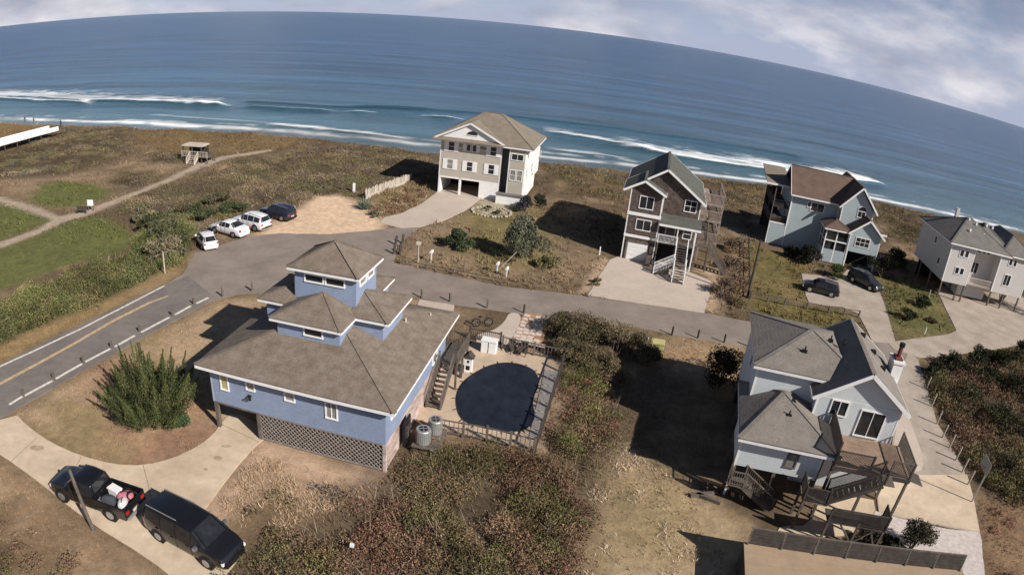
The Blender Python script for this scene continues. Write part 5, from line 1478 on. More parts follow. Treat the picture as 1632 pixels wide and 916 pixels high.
def mailbox(px, label, m=WHITE, h=1.0):
    p = C0(*px); root = empty('mailbox', (p[0], p[1], 0), R(170), label, 'mailbox', 'mailboxes along the lane')
    MB().box(-.05, .05, -.05, .05, -.1, h).build('post', m, root)
    b = MB(); prof = [(-.13, 0), (.13, 0), (.13, .17)] + [(.13 * math.cos(t), .17 + .1 * math.sin(t)) for t in np.linspace(.3, math.pi - .3, 5)] + [(-.13, .17)]
    b.extrude([(x_, -.28, h + z_) for x_, z_ in prof], (0, .56, 0)).build('box', m, root)
    MB().box(.13, .15, -.1, -.04, h + .1, h + .3).build('flag', LAMPR, root)
mailbox((687, 417), 'white mailbox right of the thin pale sign pole'); mailbox((792, 436), 'white mailbox at the foot of the feathery grey shrub'); mailbox((807, 441), 'white mailbox standing right of its neighbour by the shrub', WHITE, .8)
p = C0(1046, 559)
U = empty('utility_cabinet', (p[0], p[1], 0), R(-12), 'pale yellow green utility cabinet in the scrub beside the lane', 'cabinet')
MB().box(-.55, .55, -.45, .45, 0, .82).build('body', YELLOWP, U, bevel=.03)
MB().box(-.6, .6, -.5, .5, .82, .92).build('lid', YELLOWP, U); MB().box(-.5, -.02, -.47, -.453, .08, .76).build('door', YELLOWP, U); MB().box(.02, .5, -.47, -.453, .08, .76).build('door', YELLOWP, U)
MB().box(-.08, -.05, -.5, -.47, .4, .52).build('handle', BLACK, U)
p = C0(1031, 549); o = MB().box(-.06, .06, -.06, .06, 0, .7).build('marker_post', WHITE); o.location = (p[0], p[1], 0); tag(o, 'small white marker post left of the yellow green cabinet', 'post')
MB().box(-.065, .065, -.065, .065, .5, .6).build('band', YELLOWP, o)

# right driveway post row
GR = 'bare wooden posts leaning along the right driveway'
rp = [(1476, 612), (1484, 640), (1492, 668), (1501, 690), (1512, 706), (1522, 726), (1532, 745), (1541, 765)]
words = ['farthest', 'second farthest', 'third farthest', 'fourth farthest', 'fourth nearest', 'third nearest', 'second nearest', 'nearest']
for q, w_ in zip(rp, words):
    p = C0(q[0] - 4, q[1] + 8); o = place('fence_post', post_data(1.35, .11, mat('silvered_wood', (.27, .235, .20), .9, .2, 3)), (p[0] + .3, p[1], 0), .2); o.rotation_euler = (0, R(3), .2)
    tag(o, 'pale wooden post beside the right driveway, %s of the row' % w_, 'post', GR)

# ------------------------------------------------------------------ fences
def post_rail(name, pts, label, h=.9, n=None, m=WOOD, cat='fence', rails=(.45, .8), spacing=2.4):
    P_ = [C0(*q) for q in pts]
    root = empty(name, (P_[0][0], P_[0][1], 0), 0, label, cat)
    o0 = P_[0]
    for i in range(len(P_) - 1):
        a, c = P_[i] - o0, P_[i + 1] - o0
        k = max(1, int(round(np.hypot(*(c - a)) / spacing)))
        for j in range(k + (1 if i == len(P_) - 2 else 0)):
            q = a + (c - a) * j / k
            MB().box(q[0] - .07, q[0] + .07, q[1] - .07, q[1] + .07, -.1, h).build('post', m, root)
        for j in range(k):
            q, w_ = a + (c - a) * j / k, a + (c - a) * (j + 1) / k
            for z_ in rails: MB().beam((q[0], q[1], z_), (w_[0], w_[1], z_), .05, .09).build('rail', m, root)
    return root
post_rail('rail_fence', [(1196, 476), (1250, 487), (1320, 499), (1368, 506)], 'low wooden rail fence between the lawn and the lane', .85, m=WOOD)
post_rail('rail_fence', [(1192, 388), (1193, 476)], 'dark rail fence running from the utility pole towards the dunes', 1.0, m=DARKWOOD)
post_rail('rail_fence', [(640, 421), (720, 436), (800, 452)], 'low weathered rail fence in the grass along the lane', .6, m=WOOD, rails=(.45,), spacing=3.2)
# bleached sand fence of pickets by the beige house
A_, B_ = C0(583, 317), C0(655, 290)
root = empty('sand_fence', (A_[0], A_[1], 0), 0, 'bleached picket sand fence slanting up to the beige house', 'fence')
L_ = np.hypot(*(B_ - A_)); n = int(L_ / .135)
for i in range(n):
    q = (B_ - A_) * i / n; w_ = .11
    h = 1.35 + random.uniform(-.12, .12)
    o = MB().box(-w_ / 2, w_ / 2, -.012, .012, -.1, h).build('picket', PALEWOOD, root)
    o.location = (q[0], q[1], 0); o.rotation_euler = (R(random.uniform(-3, 3)), R(random.uniform(-3, 3)), math.atan2((B_ - A_)[1], (B_ - A_)[0]))
for i in range(0, n, 18):
    q = (B_ - A_) * i / n; MB().box(q[0] - .06, q[0] + .06, q[1] + .03, q[1] + .15, -.1, 1.5).build('post', PALEWOOD, root)
for z_ in (.4, 1.1): MB().beam((0, .04, z_), (B_[0] - A_[0], B_[1] - A_[1] + .04, z_), .04, .06).build('rail', PALEWOOD, root)
# white barrier posts by the agave
for q, lab in (((520, 303), 'dark wooden marker post at the top of the sand lot'), ((545, 304), 'short wooden marker post beyond the sand lot, left of the agave')):
    p = C0(*q); tag(place('marker_post', post_data(1.0, .2, WOOD), (p[0], p[1], 0)), lab, 'post')
p = C0(564, 307); tag(place('marker_post', post_data(1.4, .3, WHITE), (p[0], p[1], 0)), 'white marker post beside the agave at the sand lot', 'post')

# ------------------------------------------------------------------ pool
POOL = smooth_poly(GP([(730, 643), (733, 625), (742, 610), (764, 594), (790, 583), (819, 582), (846, 591), (856, 604), (855, 620), (849, 632), (846, 645), (850, 660), (847, 674), (835, 685), (816, 688), (790, 685), (760, 679), (737, 668)]), 2)
pc = POOL.mean(0)
root = empty('swimming_pool', (pc[0], pc[1], .075), 0, 'kidney shaped pool under a taut navy cover with straps', 'pool')
b = MB()
rings_ = [(1.035, .012), (1.03, .05), (1.0, .06)]
n = len(POOL)
for k, z_ in rings_:
    b.v += [((p[0] - pc[0]) * k, (p[1] - pc[1]) * k, z_) for p in POOL]
for r_ in range(2):
    b.f += [(r_ * n + j, r_ * n + (j + 1) % n, (r_ + 1) * n + (j + 1) % n, (r_ + 1) * n + j) for j in range(n)]
b.build('coping', PALEWOOD, root)
b = MB(); ks = [1.055, .8, .6, .4, .2]
for k in ks:
    for p in POOL:
        q = (p - pc) * k
        b.v.append((q[0], q[1], (.068 if k > 1 else .085 - .05 * (1 - k) + .03 * fbm(np.array([q[0]]), np.array([q[1]]), 1.2, 2)[0])))
b.v.append((0, 0, .045))
for r_ in range(4):
    b.f += [(r_ * n + j, r_ * n + (j + 1) % n, (r_ + 1) * n + (j + 1) % n, (r_ + 1) * n + j) for j in range(n)]
b.f += [(4 * n + j, 4 * n + (j + 1) % n, 5 * n) for j in range(n)]
b.build('cover', COVER, root, True)
for i in range(0, n, 3):
    q = POOL[i] - pc; d = q / np.hypot(*q)
    MB().beam((q[0] * 1.0, q[1] * 1.0, .085), (q[0] * 1.05 + d[0] * .35, q[1] * 1.05 + d[1] * .35, .02), .05, .02).build('strap', BLACK, root)
# row of grey slabs between pool and side fence
a0, a1, b0, b1 = C0(868, 590), C0(890, 594), C0(842, 702), C0(858, 706)
root = empty('slab_walk', (a0[0], a0[1], .08), 0, 'row of grey slabs between the pool and its right hand fence', 'paving')
for i in range(8):
    t0, t1 = i / 8 + .008, (i + 1) / 8 - .008
    q = [a0 + (b0 - a0) * t0 - a0, a1 + (b1 - a1) * t0 - a0, a1 + (b1 - a1) * t1 - a0, a0 + (b0 - a0) * t1 - a0]
    MB().extrude([(v[0], v[1], .0) for v in q], (0, 0, .05)).build('slab', mat('grey_slab', (.30, .28, .27), .85, .1, 1), root)
# pool fence of posts and pickets
def picket_fence(name, pts, label, h=1.15, m=WOOD, bal=.16, spacing=1.9, gap=None, bw=.05):
    P_ = [C0(*q) for q in pts]; o0 = P_[0]
    root = empty(name, (o0[0], o0[1], .03), 0, label, 'fence', 'pool fence sides')
    rl, bb = MB(), MB()
    for i in range(len(P_) - 1):
        a, c = P_[i] - o0, P_[i + 1] - o0
        L_ = np.hypot(*(c - a)); k = max(1, int(round(L_ / spacing)))
        for j in range(k + (1 if i == len(P_) - 2 else 0)):
            q = a + (c - a) * j / k
            MB().box(q[0] - .08, q[0] + .08, q[1] - .08, q[1] + .08, -.1, h + .1).build('post', m, root)
        for j in range(k):
            q, w_ = a + (c - a) * j / k, a + (c - a) * (j + 1) / k
            for z_ in (.15, h - .05): MB().beam((q[0], q[1], z_), (w_[0], w_[1], z_), .05, .09).build('rail', m, root)
            nb = int(np.hypot(*(w_ - q)) / bal)
            for u in range(1, nb):
                r_ = q + (w_ - q) * u / nb
                MB().box(r_[0] - bw / 2, r_[0] + bw / 2, r_[1] - .012, r_[1] + .012, .08, h).build('picket', m, root)
    return root
picket_fence('pool_fence', [(700, 690), (775, 703), (850, 722)], 'grey picket pool fence nearest the brush', 1.1, WOOD, .3)
picket_fence('pool_fence', [(852, 722), (899, 577)], 'dark picket pool fence on the right side of the slabs', 1.15, DARKWOOD, .22, bw=.08)
picket_fence('pool_fence', [(800, 556), (850, 567), (899, 577)], 'weathered picket pool fence towards the lane', 1.1, WOOD, .26)
# small white gabled cabinet by the stairs
p = C0(746, 592); root = empty('shower_cabinet', (p[0], p[1], .075), R(-8), 'narrow white gabled cabinet beside the pool stairs', 'cabinet')
MB().box(-.28, .28, -.22, .22, 0, 1.25).build('body', WHITE, root)
MB().extrude([(-.42, -.32, 1.2), (.42, -.32, 1.2), (0, -.32, 1.62)], (0, .64, 0)).build('roof', DARKWOOD, root)
MB().box(-.14, .14, -.24, -.222, .2, .55).build('door', BLACK, root); MB().box(-.08, .08, -.24, -.222, .8, 1.0).build('window', GLASS, root)
p = C0(779, 561); root = empty('storage_box', (p[0], p[1], .075), R(-10), 'tall white storage box at the pool gate', 'box')
MB().box(-.6, .6, -.35, .35, 0, 1.0).build('body', WHITE, root, bevel=.02); MB().box(-.64, .64, -.39, .39, 1.003, 1.08).build('lid', WHITE, root); MB().box(-.02, .02, -.37, -.352, .05, .95).build('door_joint', BLACK, root)
# gate beam fence left of the gate
picket_fence('pool_fence', [(748, 540), (797, 549)], 'dark picket fence between the rear deck and the pool gate', 1.0, DARKWOOD, .16)
# lounge chairs by the far fence
def lounge(px, rz, label, m=DARKWOOD):
    p = C0(*px); r_ = empty('deck_chair', (p[0], p[1], .08), rz, label, 'chair', 'deck chairs by the pool')
    MB().box(-.3, .3, -.3, .3, .34, .38).build('seat', m, r_)
    MB().extrude([(-.3, .3, .36), (.3, .3, .36), (.3, .62, .95), (-.3, .62, .95)], (0, .04, 0)).build('backrest', m, r_)
    for s in (-1, 1):
        for y_s in (-.27, .27): MB().box(s * .28 - .03, s * .28 + .03, y_s - .03, y_s + .03, 0, .34).build('leg', m, r_)
        MB().box(s * .33 - .04, s * .33 + .04, -.3, .35, .58, .61).build('armrest', m, r_)
lounge((818, 563), .3, 'dark deck chair against the far pool fence, left of its neighbour'); lounge((832, 567), -.2, 'dark deck chair against the far pool fence, right of its neighbour'); lounge((730, 596), 1.2, 'dark deck chair beneath the blue house stairs')
# bicycle leaning by the rear path
def bicycle(px, rz, label):
    p = C0(*px); root = empty('bicycle', (p[0], p[1], .06), rz, label, 'bicycle')
    for cx in (-.55, .55):
        t_ = MB()
        for i in range(24):
            a1, a2 = i * math.pi / 12, (i + 1) * math.pi / 12
            t_.tube((cx + .36 * math.cos(a1), 0, .38 + .36 * math.sin(a1)), (cx + .36 * math.cos(a2), 0, .38 + .36 * math.sin(a2)), .045, n=6)
        w_ = t_.build('wheel', TYRE, root)
        s_ = MB()
        for i in range(8): s_.beam((cx, 0, .38), (cx + .34 * math.cos(i * .785), 0, .38 + .34 * math.sin(i * .785)), .012)
        tag(s_.build('spokes', METAL, w_), kind='stuff')
    f = MB()
    for a_, c_ in (((-.55, .38), (-.12, .34)), ((-.12, .34), (-.25, .88)), ((-.25, .86), (.38, .86)), ((.38, .86), (-.12, .34)), ((-.55, .38), (-.25, .8)), ((.55, .38), (.36, .98))):
        f.tube((a_[0], 0, a_[1]), (c_[0], 0, c_[1]), .025, n=6)
    f.build('frame', DARKWOOD, root); MB().box(-.38, -.12, -.07, .07, .9, .96).build('saddle', BLACK, root); MB().tube((.36, -.28, 1.0), (.36, .28, 1.0), .018).build('handlebar', BLACK, root)
bicycle((768, 521), R(20), 'dark bicycle on the bare soil behind the blue house')
# stepping stones
tl, tr, br_, bl = np.array((836., 500.)), np.array((872., 506.)), np.array((856., 552.)), np.array((812., 548.))
root = empty('stepping_stones', (*C0(840, 525), 0.0), 0, 'grid of pale square stepping stones on soil by the lane', 'stepping stones')
rp_ = C0(840, 525)
soil = sheet('soil_bed', GP([(830, 497), (877, 503), (862, 558), (806, 552)]), .035, mat('orange_soil', (.34, .20, .12), .95, .25, 2), .06, .25, sm=1); tag(soil, 'bare orange soil under the stepping stones', kind='structure')
for i in range(4):
    for j in range(9):
        if random.random() < .06: continue
        u, v = (i + .5 + (j % 2) * .12) / 4, (j + .5) / 9
        q = tl * (1 - u) * (1 - v) + tr * u * (1 - v) + br_ * u * v + bl * (1 - u) * v
        p = C0(*q) - rp_
        o = MB().box(-.26, .26, -.23, .23, -.02, .045).build('stone', mat('pale_paver', (.56, .48, .42), .9, .12, 1.5), root)
        o.location = (p[0] + random.uniform(-.05, .05), p[1] + random.uniform(-.05, .05), .035); o.rotation_euler = (0, 0, R(-20 + random.uniform(-8, 8)))
# bench and kayak rack style boards by the lane fence
p = C0(850, 556); root = empty('bench', (p[0], p[1], .04), R(-12), 'pale plank bench outside the far pool fence', 'bench')
for k in range(3): MB().box(-.95, .95, -.28 + k * .19, -.12 + k * .19, .42, .46).build('seat_plank', PALEWOOD, root)
for s in (-.8, .8): MB().box(s - .05, s + .05, -.25, .25, 0, .42).build('leg', WOOD, root)

# ------------------------------------------------------------------ dune: boardwalk, shelter, walkers
e0, e1 = G(-60, 247, 1.7)[:2], G(86, 207, 1.7)[:2]
d = (e1 - e0) / np.hypot(*(e1 - e0)); L_ = float(np.hypot(*(e1 - e0))); az_ = math.atan2(d[1], d[0])
root = empty('boardwalk', (e0[0], e0[1], 0), az_, 'long bleached boardwalk with solid white side panels crossing the left dunes', 'boardwalk')
nb = int(L_ / 1.6)
for i in range(nb):
    x0, x1 = L_ * i / nb, L_ * (i + 1) / nb
    MB().box(x0 + .02, x1 - .02, -1.7, 1.7, 1.6, 1.7).build('deck_panel', PALEWOOD, root)
    MB().box(x0 + .02, x1 - .02, -1.8, -1.72, 1.62, 2.55).build('side_panel', WHITE, root)
    MB().box(x0 + .02, x1 - .02, 1.72, 1.8, 1.62, 2.55).build('side_panel', WHITE, root)
    if i % 2 == 0:
        for s in (-1.5, 1.5): MB().box(x0 - .1, x0 + .1, s - .1, s + .1, -1.0, 1.6).build('piling', DARKWOOD, root)
p = C0(313, 257); root = empty('beach_shelter', (p[0], p[1], 0), R(-4), 'small wooden dune shelter with flat pale roof and steps', 'shelter')
MB().box(-2.2, 1.9, -1.2, 1.4, 2.75, 2.95).build('roof', PALEWOOD, root)
posts(root, [(-2, -1), (1.7, -1), (-2, 1.2), (1.7, 1.2), (-.2, -1)], 0, 2.75, .2, DARKWOOD)
planks(root, -2.1, 3.0, -1.3, 1.4, 1.0, WOOD, 6)
posts(root, [(3.0, -1.2), (3.0, 1.3)], 0, 1.9, .16, WOOD)
railing(root, [(-2.1, -1.3, 1.0), (3.0, -1.3, 1.0)], .95, PALEWOOD, bal=.3)
MB().box(-2.1, 1.8, 1.25, 1.32, 1.0, 2.2).build('back_screen', DARKWOOD, root)
stairs(root, (-.4, -1.35, 1.0), (-.4, -2.6, .1), 1.6, 'y', PALEWOOD)
p = C0(145, 336); root = empty('notice_board', (p[0], p[1], 0), R(10), 'small white board on posts where the dune paths meet', 'sign')
MB().box(-.45, .45, -.04, .04, .7, 1.5).build('board', WHITE, root); posts(root, [(-.4, .07), (.4, .07)], 0, 1.5, .08, WOOD)
p = C0(130, 340); root = empty('bench', (p[0], p[1], 0), R(10), 'low dark bench left of the white board on the path', 'bench')
MB().box(-.8, .8, -.2, .2, .4, .46).build('seat', DARKWOOD, root); MB().box(-.8, .8, .2, .25, .5, .9).build('backrest', DARKWOOD, root)
for s in (-.65, .65): MB().box(s - .05, s + .05, -.18, .2, 0, .4).build('leg', DARKWOOD, root)
def person(px, z, rz, label, cloth, legs, stride=.2):
    p = G(px[0], px[1], z)
    pts = {'hip': (0, 0, .92), 'chest': (0, 0, 1.30), 'neck': (0, 0, 1.48), 'head': (0, .02, 1.60), 'top': (0, .02, 1.72), 'lk': (-.11, stride * .6, .5), 'lf': (-.11, stride, .08), 'lt': (-.11, stride + .16, .04), 'rk': (.11, -stride * .2, .48), 'rf': (.11, -stride, .08), 'rt': (.11, -stride + .16, .04),
           'lh': (-.1, 0, .88), 'rh': (.1, 0, .88), 'ls': (-.2, 0, 1.38), 'le': (-.26, -.04, 1.12), 'lw': (-.25, .08, .88), 'lhd': (-.25, .12, .80), 'rs': (.2, 0, 1.38), 're': (.26, -.04, 1.12), 'rw': (.25, .08, .88), 'rhd': (.25, .12, .80)}
    rad = {'hip': .15, 'chest': .16, 'neck': .065, 'head': .10, 'top': .07, 'lk': .065, 'lf': .045, 'lt': .035, 'rk': .065, 'rf': .045, 'rt': .035, 'lh': .10, 'rh': .10, 'ls': .065, 'le': .045, 'lw': .032, 'lhd': .035, 'rs': .065, 're': .045, 'rw': .032, 'rhd': .035}
    ks = list(pts); ed = [('hip', 'chest'), ('chest', 'neck'), ('neck', 'head'), ('head', 'top'), ('hip', 'lh'), ('lh', 'lk'), ('lk', 'lf'), ('lf', 'lt'), ('hip', 'rh'), ('rh', 'rk'), ('rk', 'rf'), ('rf', 'rt'), ('chest', 'ls'), ('ls', 'le'), ('le', 'lw'), ('lw', 'lhd'), ('chest', 'rs'), ('rs', 're'), ('re', 'rw'), ('rw', 'rhd')]
    me = bpy.data.meshes.new('person'); me.from_pydata([pts[k] for k in ks], [(ks.index(a), ks.index(c)) for a, c in ed], [])
    o = bpy.data.objects.new('person', me); col.objects.link(o)
    sk = o.modifiers.new('skin', 'SKIN')
    for i, k in enumerate(ks): me.skin_vertices[0].data[i].radius = (rad[k], rad[k])
    me.skin_vertices[0].data[0].use_root = True
    o.modifiers.new('sub', 'SUBSURF').levels = 1
    me.materials.append(cloth)
    o.location = (p[0], p[1], z); o.rotation_euler = (0, 0, rz)
    MB().tube((0, .02, 1.60), (0, .01, 1.76), .125, .09, 10).build('hair', DARKWOOD, o)
    MB().tube((0, 0, .95), (0, 0, .66), .17, .19, 10).build('shorts', legs, o)
    return tag(o, label, 'person', 'walkers on the far beach')
CL = [mat('dark_cloth', (.04, .045, .06), .9, .1), mat('grey_cloth', (.12, .11, .11), .9, .1)]
person((40, 196), -1.2, R(80), 'person in dark clothes walking on the beach, left of two walkers', CL[0], CL[1])
person((54, 197), -1.2, R(85), 'person in grey clothes walking on the beach, right of two walkers', CL[1], CL[0])
person((97, 203), .15, R(20), 'person standing at the seaward end of the boardwalk', CL[0], CL[0], .05)
# small white litter box in the brush
p = C0(562, 882); root = MB().box(-.10, .10, -.08, .08, .25, .42).build('marker_box', WHITE); root.location = (p[0], p[1], .3); MB().box(-.03, .03, -.03, .03, -.4, .25).build('stake', WOOD, root); tag(root, 'tiny white box on a stake in the foreground brush', 'marker')
# ------------------------------------------------------------------ vegetation
GXs, GYs = xs, ys
GC3 = np.clip(C, 0.01, 1).reshape(len(ys), len(xs), 3)
def soil_colour(x, y):
    i = np.clip(np.searchsorted(GYs, y), 0, len(GYs) - 1); j = np.clip(np.searchsorted(GXs, x), 0, len(GXs) - 1)
    return GC3[i, j]
NOPLANT = FLAT + PADS + [GP([(806, 494), (880, 500), (860, 560), (756, 556), (752, 530)]), FLAGS]
def free(x, y, margin=0.05):
    k = np.ones(x.shape, bool)
    for p in NOPLANT: k &= sdist(x, y, p) < -margin
    return k & (y < np.interp(x, EX, EY) + 0.5)
def in_view(x, y):
    """keep what the photograph could plausibly see, with a margin"""
    v = np.stack([x, y, np.full(x.shape, -CAM_H)], 1); v /= np.linalg.norm(v, axis=1, keepdims=True)
    th = np.arccos(np.clip(v @ _f, -1, 1)); a, b = v @ CR, v @ CU; n = np.hypot(a, b)
    px, py = 816 + FPX * th * a / n, 458 - FPX * th * b / n
    return (px > -60) & (px < 1692) & (py < 976)
def scatter(n, bounds, poly=None, margin=0.05):
    x = rng.uniform(bounds[0], bounds[1], n); y = rng.uniform(bounds[2], bounds[3], n)
    k = in_view(x, y)
    x, y = x[k], y[k]
    if poly is not None:
        k = sdist(x, y, poly) + (fbm(x, y, 2.0, 3) - .5) * 1.6 > 0
        x, y = x[k], y[k]
    k = free(x, y, margin)
    return x[k], y[k]
def pbounds(p): return p[:, 0].min() - 1, p[:, 0].max() + 1, p[:, 1].min() - 1, p[:, 1].max() + 1
def blades(x, y, h, w, col_, lean=.5, per=3, jit=.3):
    x, y, h = np.repeat(x, per), np.repeat(y, per), np.repeat(h, per); col_ = np.repeat(col_, per, 0)
    n = len(x)
    x = x + rng.normal(0, .5, n) * h * .5; y = y + rng.normal(0, .5, n) * h * .5
    z = ground_z_fast(x, y)
    h = h * rng.uniform(.5, 1.25, n)
    a = rng.uniform(0, 2 * np.pi, n); c, s = np.cos(a), np.sin(a)
    lx, ly = rng.normal(0, lean, n) * h, rng.normal(0, lean, n) * h
    w = w * h * rng.uniform(.6, 1.4, n)
    V = np.stack([np.stack([x - c * w, y - s * w, z - .03], 1), np.stack([x + c * w, y + s * w, z - .03], 1), np.stack([x + lx, y + ly, z + h], 1)], 1).reshape(-1, 3)
    F = np.arange(3 * n).reshape(n, 3)
    return V, F, np.repeat(np.clip(col_ * rng.uniform(1 - jit, 1 + jit, (n, 1)), .01, .9), 3, 0)
ZG = Z.reshape(len(ys), len(xs))
def ground_z_fast(x, y):
    i = np.clip(np.searchsorted(GYs, y) - 1, 0, len(GYs) - 2); j = np.clip(np.searchsorted(GXs, x) - 1, 0, len(GXs) - 2)
    u = np.clip((x - GXs[j]) / (GXs[j + 1] - GXs[j]), 0, 1); v = np.clip((y - GYs[i]) / (GYs[i + 1] - GYs[i]), 0, 1)
    return ZG[i, j] * (1 - u) * (1 - v) + ZG[i, j + 1] * u * (1 - v) + ZG[i + 1, j] * (1 - u) * v + ZG[i + 1, j + 1] * u * v
# dry grass everywhere that is not paved, in patches
parts_ = []
x, y = scatter(230000, (-48, 50, 13, 60))
k = rng.random(len(x)) < np.clip((fbm(x, y, 2.6, 4) - .36) * 4, 0.06, 1)
x, y = x[k], y[k]
parts_.append(blades(x, y, rng.uniform(.05, .17, len(x)), .14, soil_colour(x, y) * rng.uniform(.95, 1.3, (len(x), 1)), .45, 3, .15))
x, y = scatter(105000, (-165, 100, 58, 146))
k = rng.random(len(x)) < np.clip((fbm(x, y, 4.0, 4) - .34) * 4, 0.05, 1)
x, y = x[k], y[k]
parts_.append(blades(x, y, rng.uniform(.18, .50, len(x)), .16, soil_colour(x, y) * rng.uniform(.85, 1.25, (len(x), 1)), .7, 3, .2))
x, y = scatter(60000, (-30, 2, 18, 34), STRAW_B)
k = rng.random(len(x)) < np.clip((fbm(x, y, 1.3, 4) - .45) * 6, 0, 1); x, y = x[k], y[k]
parts_.append(blades(x, y, rng.uniform(.10, .26, len(x)), .10, pick([(.46, .33, .22), (.38, .27, .18), (.54, .40, .28)], len(x)), .8, 3, .15))
x, y = scatter(26000, (-2, 18, 18, 36), GRASS_C)
k = rng.random(len(x)) < np.clip((fbm(x, y, 1.1, 4) - .52) * 7, 0, 1); x, y = x[k], y[k]
parts_.append(blades(x, y, rng.uniform(.08, .2, len(x)), .12, pick([(.58, .46, .33), (.50, .38, .24), (.64, .54, .42)], len(x)), .7, 4, .15))
V, F, CC = join(parts_)
tag(soup('dry_grass', V, F, CC, LEAF), 'short dry tan and brown grass growing between houses and over the dunes', kind='stuff')

def mounds(xc, yc, rad, hgt, palette, nleaf, lsize, up=1.0, flat=1.0):
    """leaf clouds in uneven low mounds"""
    out_ = []
    pal = np.array(palette)
    m = len(xc)
    cidx = rng.integers(0, len(pal), m)
    zc = ground_z_fast(xc, yc)
    nl = np.maximum(8, (nleaf * (rad / rad.mean()) ** 2).astype(int))
    id_ = np.repeat(np.arange(m), nl); n = len(id_)
    d = rng.normal(size=(n, 3)); d /= np.linalg.norm(d, axis=1, keepdims=True); d[:, 2] = np.abs(d[:, 2])
    r = rng.uniform(.35, 1, n) ** .6
    lump = .75 + .5 * vnoise(d[:, 0] * 2.3 + id_ * 3.1, d[:, 1] * 2.3 + id_ * 1.7)
    P_ = np.stack([xc[id_] + d[:, 0] * rad[id_] * r * lump, yc[id_] + d[:, 1] * rad[id_] * r * lump, zc[id_] + d[:, 2] * hgt[id_] * r * lump + .02], 1)
    cols = (pal[cidx] * rng.uniform(.7, 1.3, (m, 1)) * (.62 + .9 * fbm(xc + 9, yc + 77, 4.5, 3))[:, None] * 1.08)[id_] * rng.uniform(.85, 1.2, (n, 1))
    alt = rng.random(n) < .07
    cols[alt] = pal[rng.integers(0, len(pal), alt.sum())]
    return leaves(P_, lsize, cols, up, .45, .08)
BR = [(.19, .125, .08), (.155, .10, .065), (.23, .15, .10)]
OG = [(.135, .112, .055), (.105, .09, .046), (.155, .135, .065)]
GG = [(.14, .145, .05), (.115, .125, .045), (.165, .165, .06)]
DB = [(.19, .145, .09), (.15, .12, .075), (.23, .18, .115)]
RU = [(.17, .085, .06), (.13, .07, .05)]
GY = [(.15, .13, .11), (.11, .095, .08)]
def thicket(name, polys, dens, rr, hh, pal, nleaf, ls, label, big=0):
    prt = []
    for p in polys:
        b_ = pbounds(p); area = (b_[1] - b_[0]) * (b_[3] - b_[2])
        x, y = scatter(int(area * dens), b_, p, .25)
        if not len(x): continue
        k = rng.random(len(x)) < np.clip((fbm(x, y, 3.0, 3) - .32) * 5, .12, 1); x, y = x[k], y[k]
        # patches of one kind of plant
        sel = np.digitize(fbm(x + 40, y + 11, 5.0, 3), np.linspace(.34, .66, len(pal) - 1))
        for q in range(len(pal)):
            m_ = sel == q
            if m_.sum() < 1: continue
            n = m_.sum(); s_ = fbm(x[m_], y[m_], 4, 2)
            prt.append(mounds(x[m_], y[m_], rng.uniform(*rr, n), rng.uniform(*hh, n) * (.6 + .8 * s_), pal[q], nleaf, ls))
    V, F, CC = join(prt)
    return tag(soup(name, V, F, CC, LEAF), label, kind='stuff')
thicket('brush_thicket', [THICK[0]], 2.4, (.55, 1.3), (.30, 1.05), [BR + OG, OG, OG + BR, BR + RU, GG + OG, BR + RU, RU + BR], 215, .13, 'tangled brown, rust and green brush filling the bottom centre')
thicket('brush_thicket', [THICK_R], 2.0, (.6, 1.3), (.5, 1.2), [OG + BR, BR, OG, [(.05, .04, .03), (.07, .052, .036)]], 170, .18, 'dark olive and brown brush beyond the right driveway')
thicket('dune_scrub', [DUNE_MID] + DUNE_DARK + DUNE_R, .50, (.8, 2.2), (.12, .60), [DB, OG + DB, DB + GY, OG, [(.10, .10, .055), (.13, .115, .065)]], 110, .20, 'low brown and grey green scrub over the dunes')
thicket('brush_thicket', [BROWN_BL_DARK, STRAW_B], .5, (.4, .9), (.25, .6), [BR, OG, BR + GY], 120, .15, 'low brown scrub patches along the bottom left of the driveway')
thicket('brush_thicket', [SCRUB_H3R], 1.0, (.5, 1.0), (.5, 1.2), [BR, GY + BR, OG], 130, .2, 'brown brush strip between the cedar house forecourt and the lawn')
thicket('brush_thicket', [H2_BED], .8, (.5, .9), (.3, .7), [[(.22, .17, .09), (.26, .2, .12)], BR], 100, .2, 'straw coloured scrub below the bleached picket fence')
thicket('brush_thicket', [BROWN_R, POOLBANK], .25, (.4, .8), (.2, .5), [BR, RU], 100, .16, 'sparse brown scrub at the bottom right and by the pool')
# reeds
b_ = pbounds(REEDS); x, y = scatter(16000, b_, REEDS, .2)
cl = pick([(.13, .15, .05), (.08, .11, .035), (.20, .19, .09), (.10, .12, .04), (.05, .065, .025)], len(x))
k = fbm(x, y, 4, 3)[:, None]
V, F, CC = join([blades(x, y, rng.uniform(.35, .95, len(x)), .06, cl * (.55 + 1.0 * k), .4, 4, .25)])
tag(soup('reeds', V, F, CC * np.array((.95, .85, .95)), LEAF), 'tall green reeds between the mown lawns and the main road', kind='stuff')
thicket('reeds', [REEDS], .75, (.6, 1.4), (.6, 1.25), [OG, GG, OG, [(.11, .12, .05), (.08, .09, .04)]], 190, .18, 'leafy green brush standing among the reeds by the road')
thicket('hedge_thicket', [REEDS], .42, (1.0, 1.8), (.9, 1.6), [[(.10, .105, .05), (.13, .13, .065)], OG, [(.085, .10, .04), (.11, .125, .05)], OG + GG], 760, .15, 'rounded olive green hedge shrubs in a band above the road verge')
tw_ = []
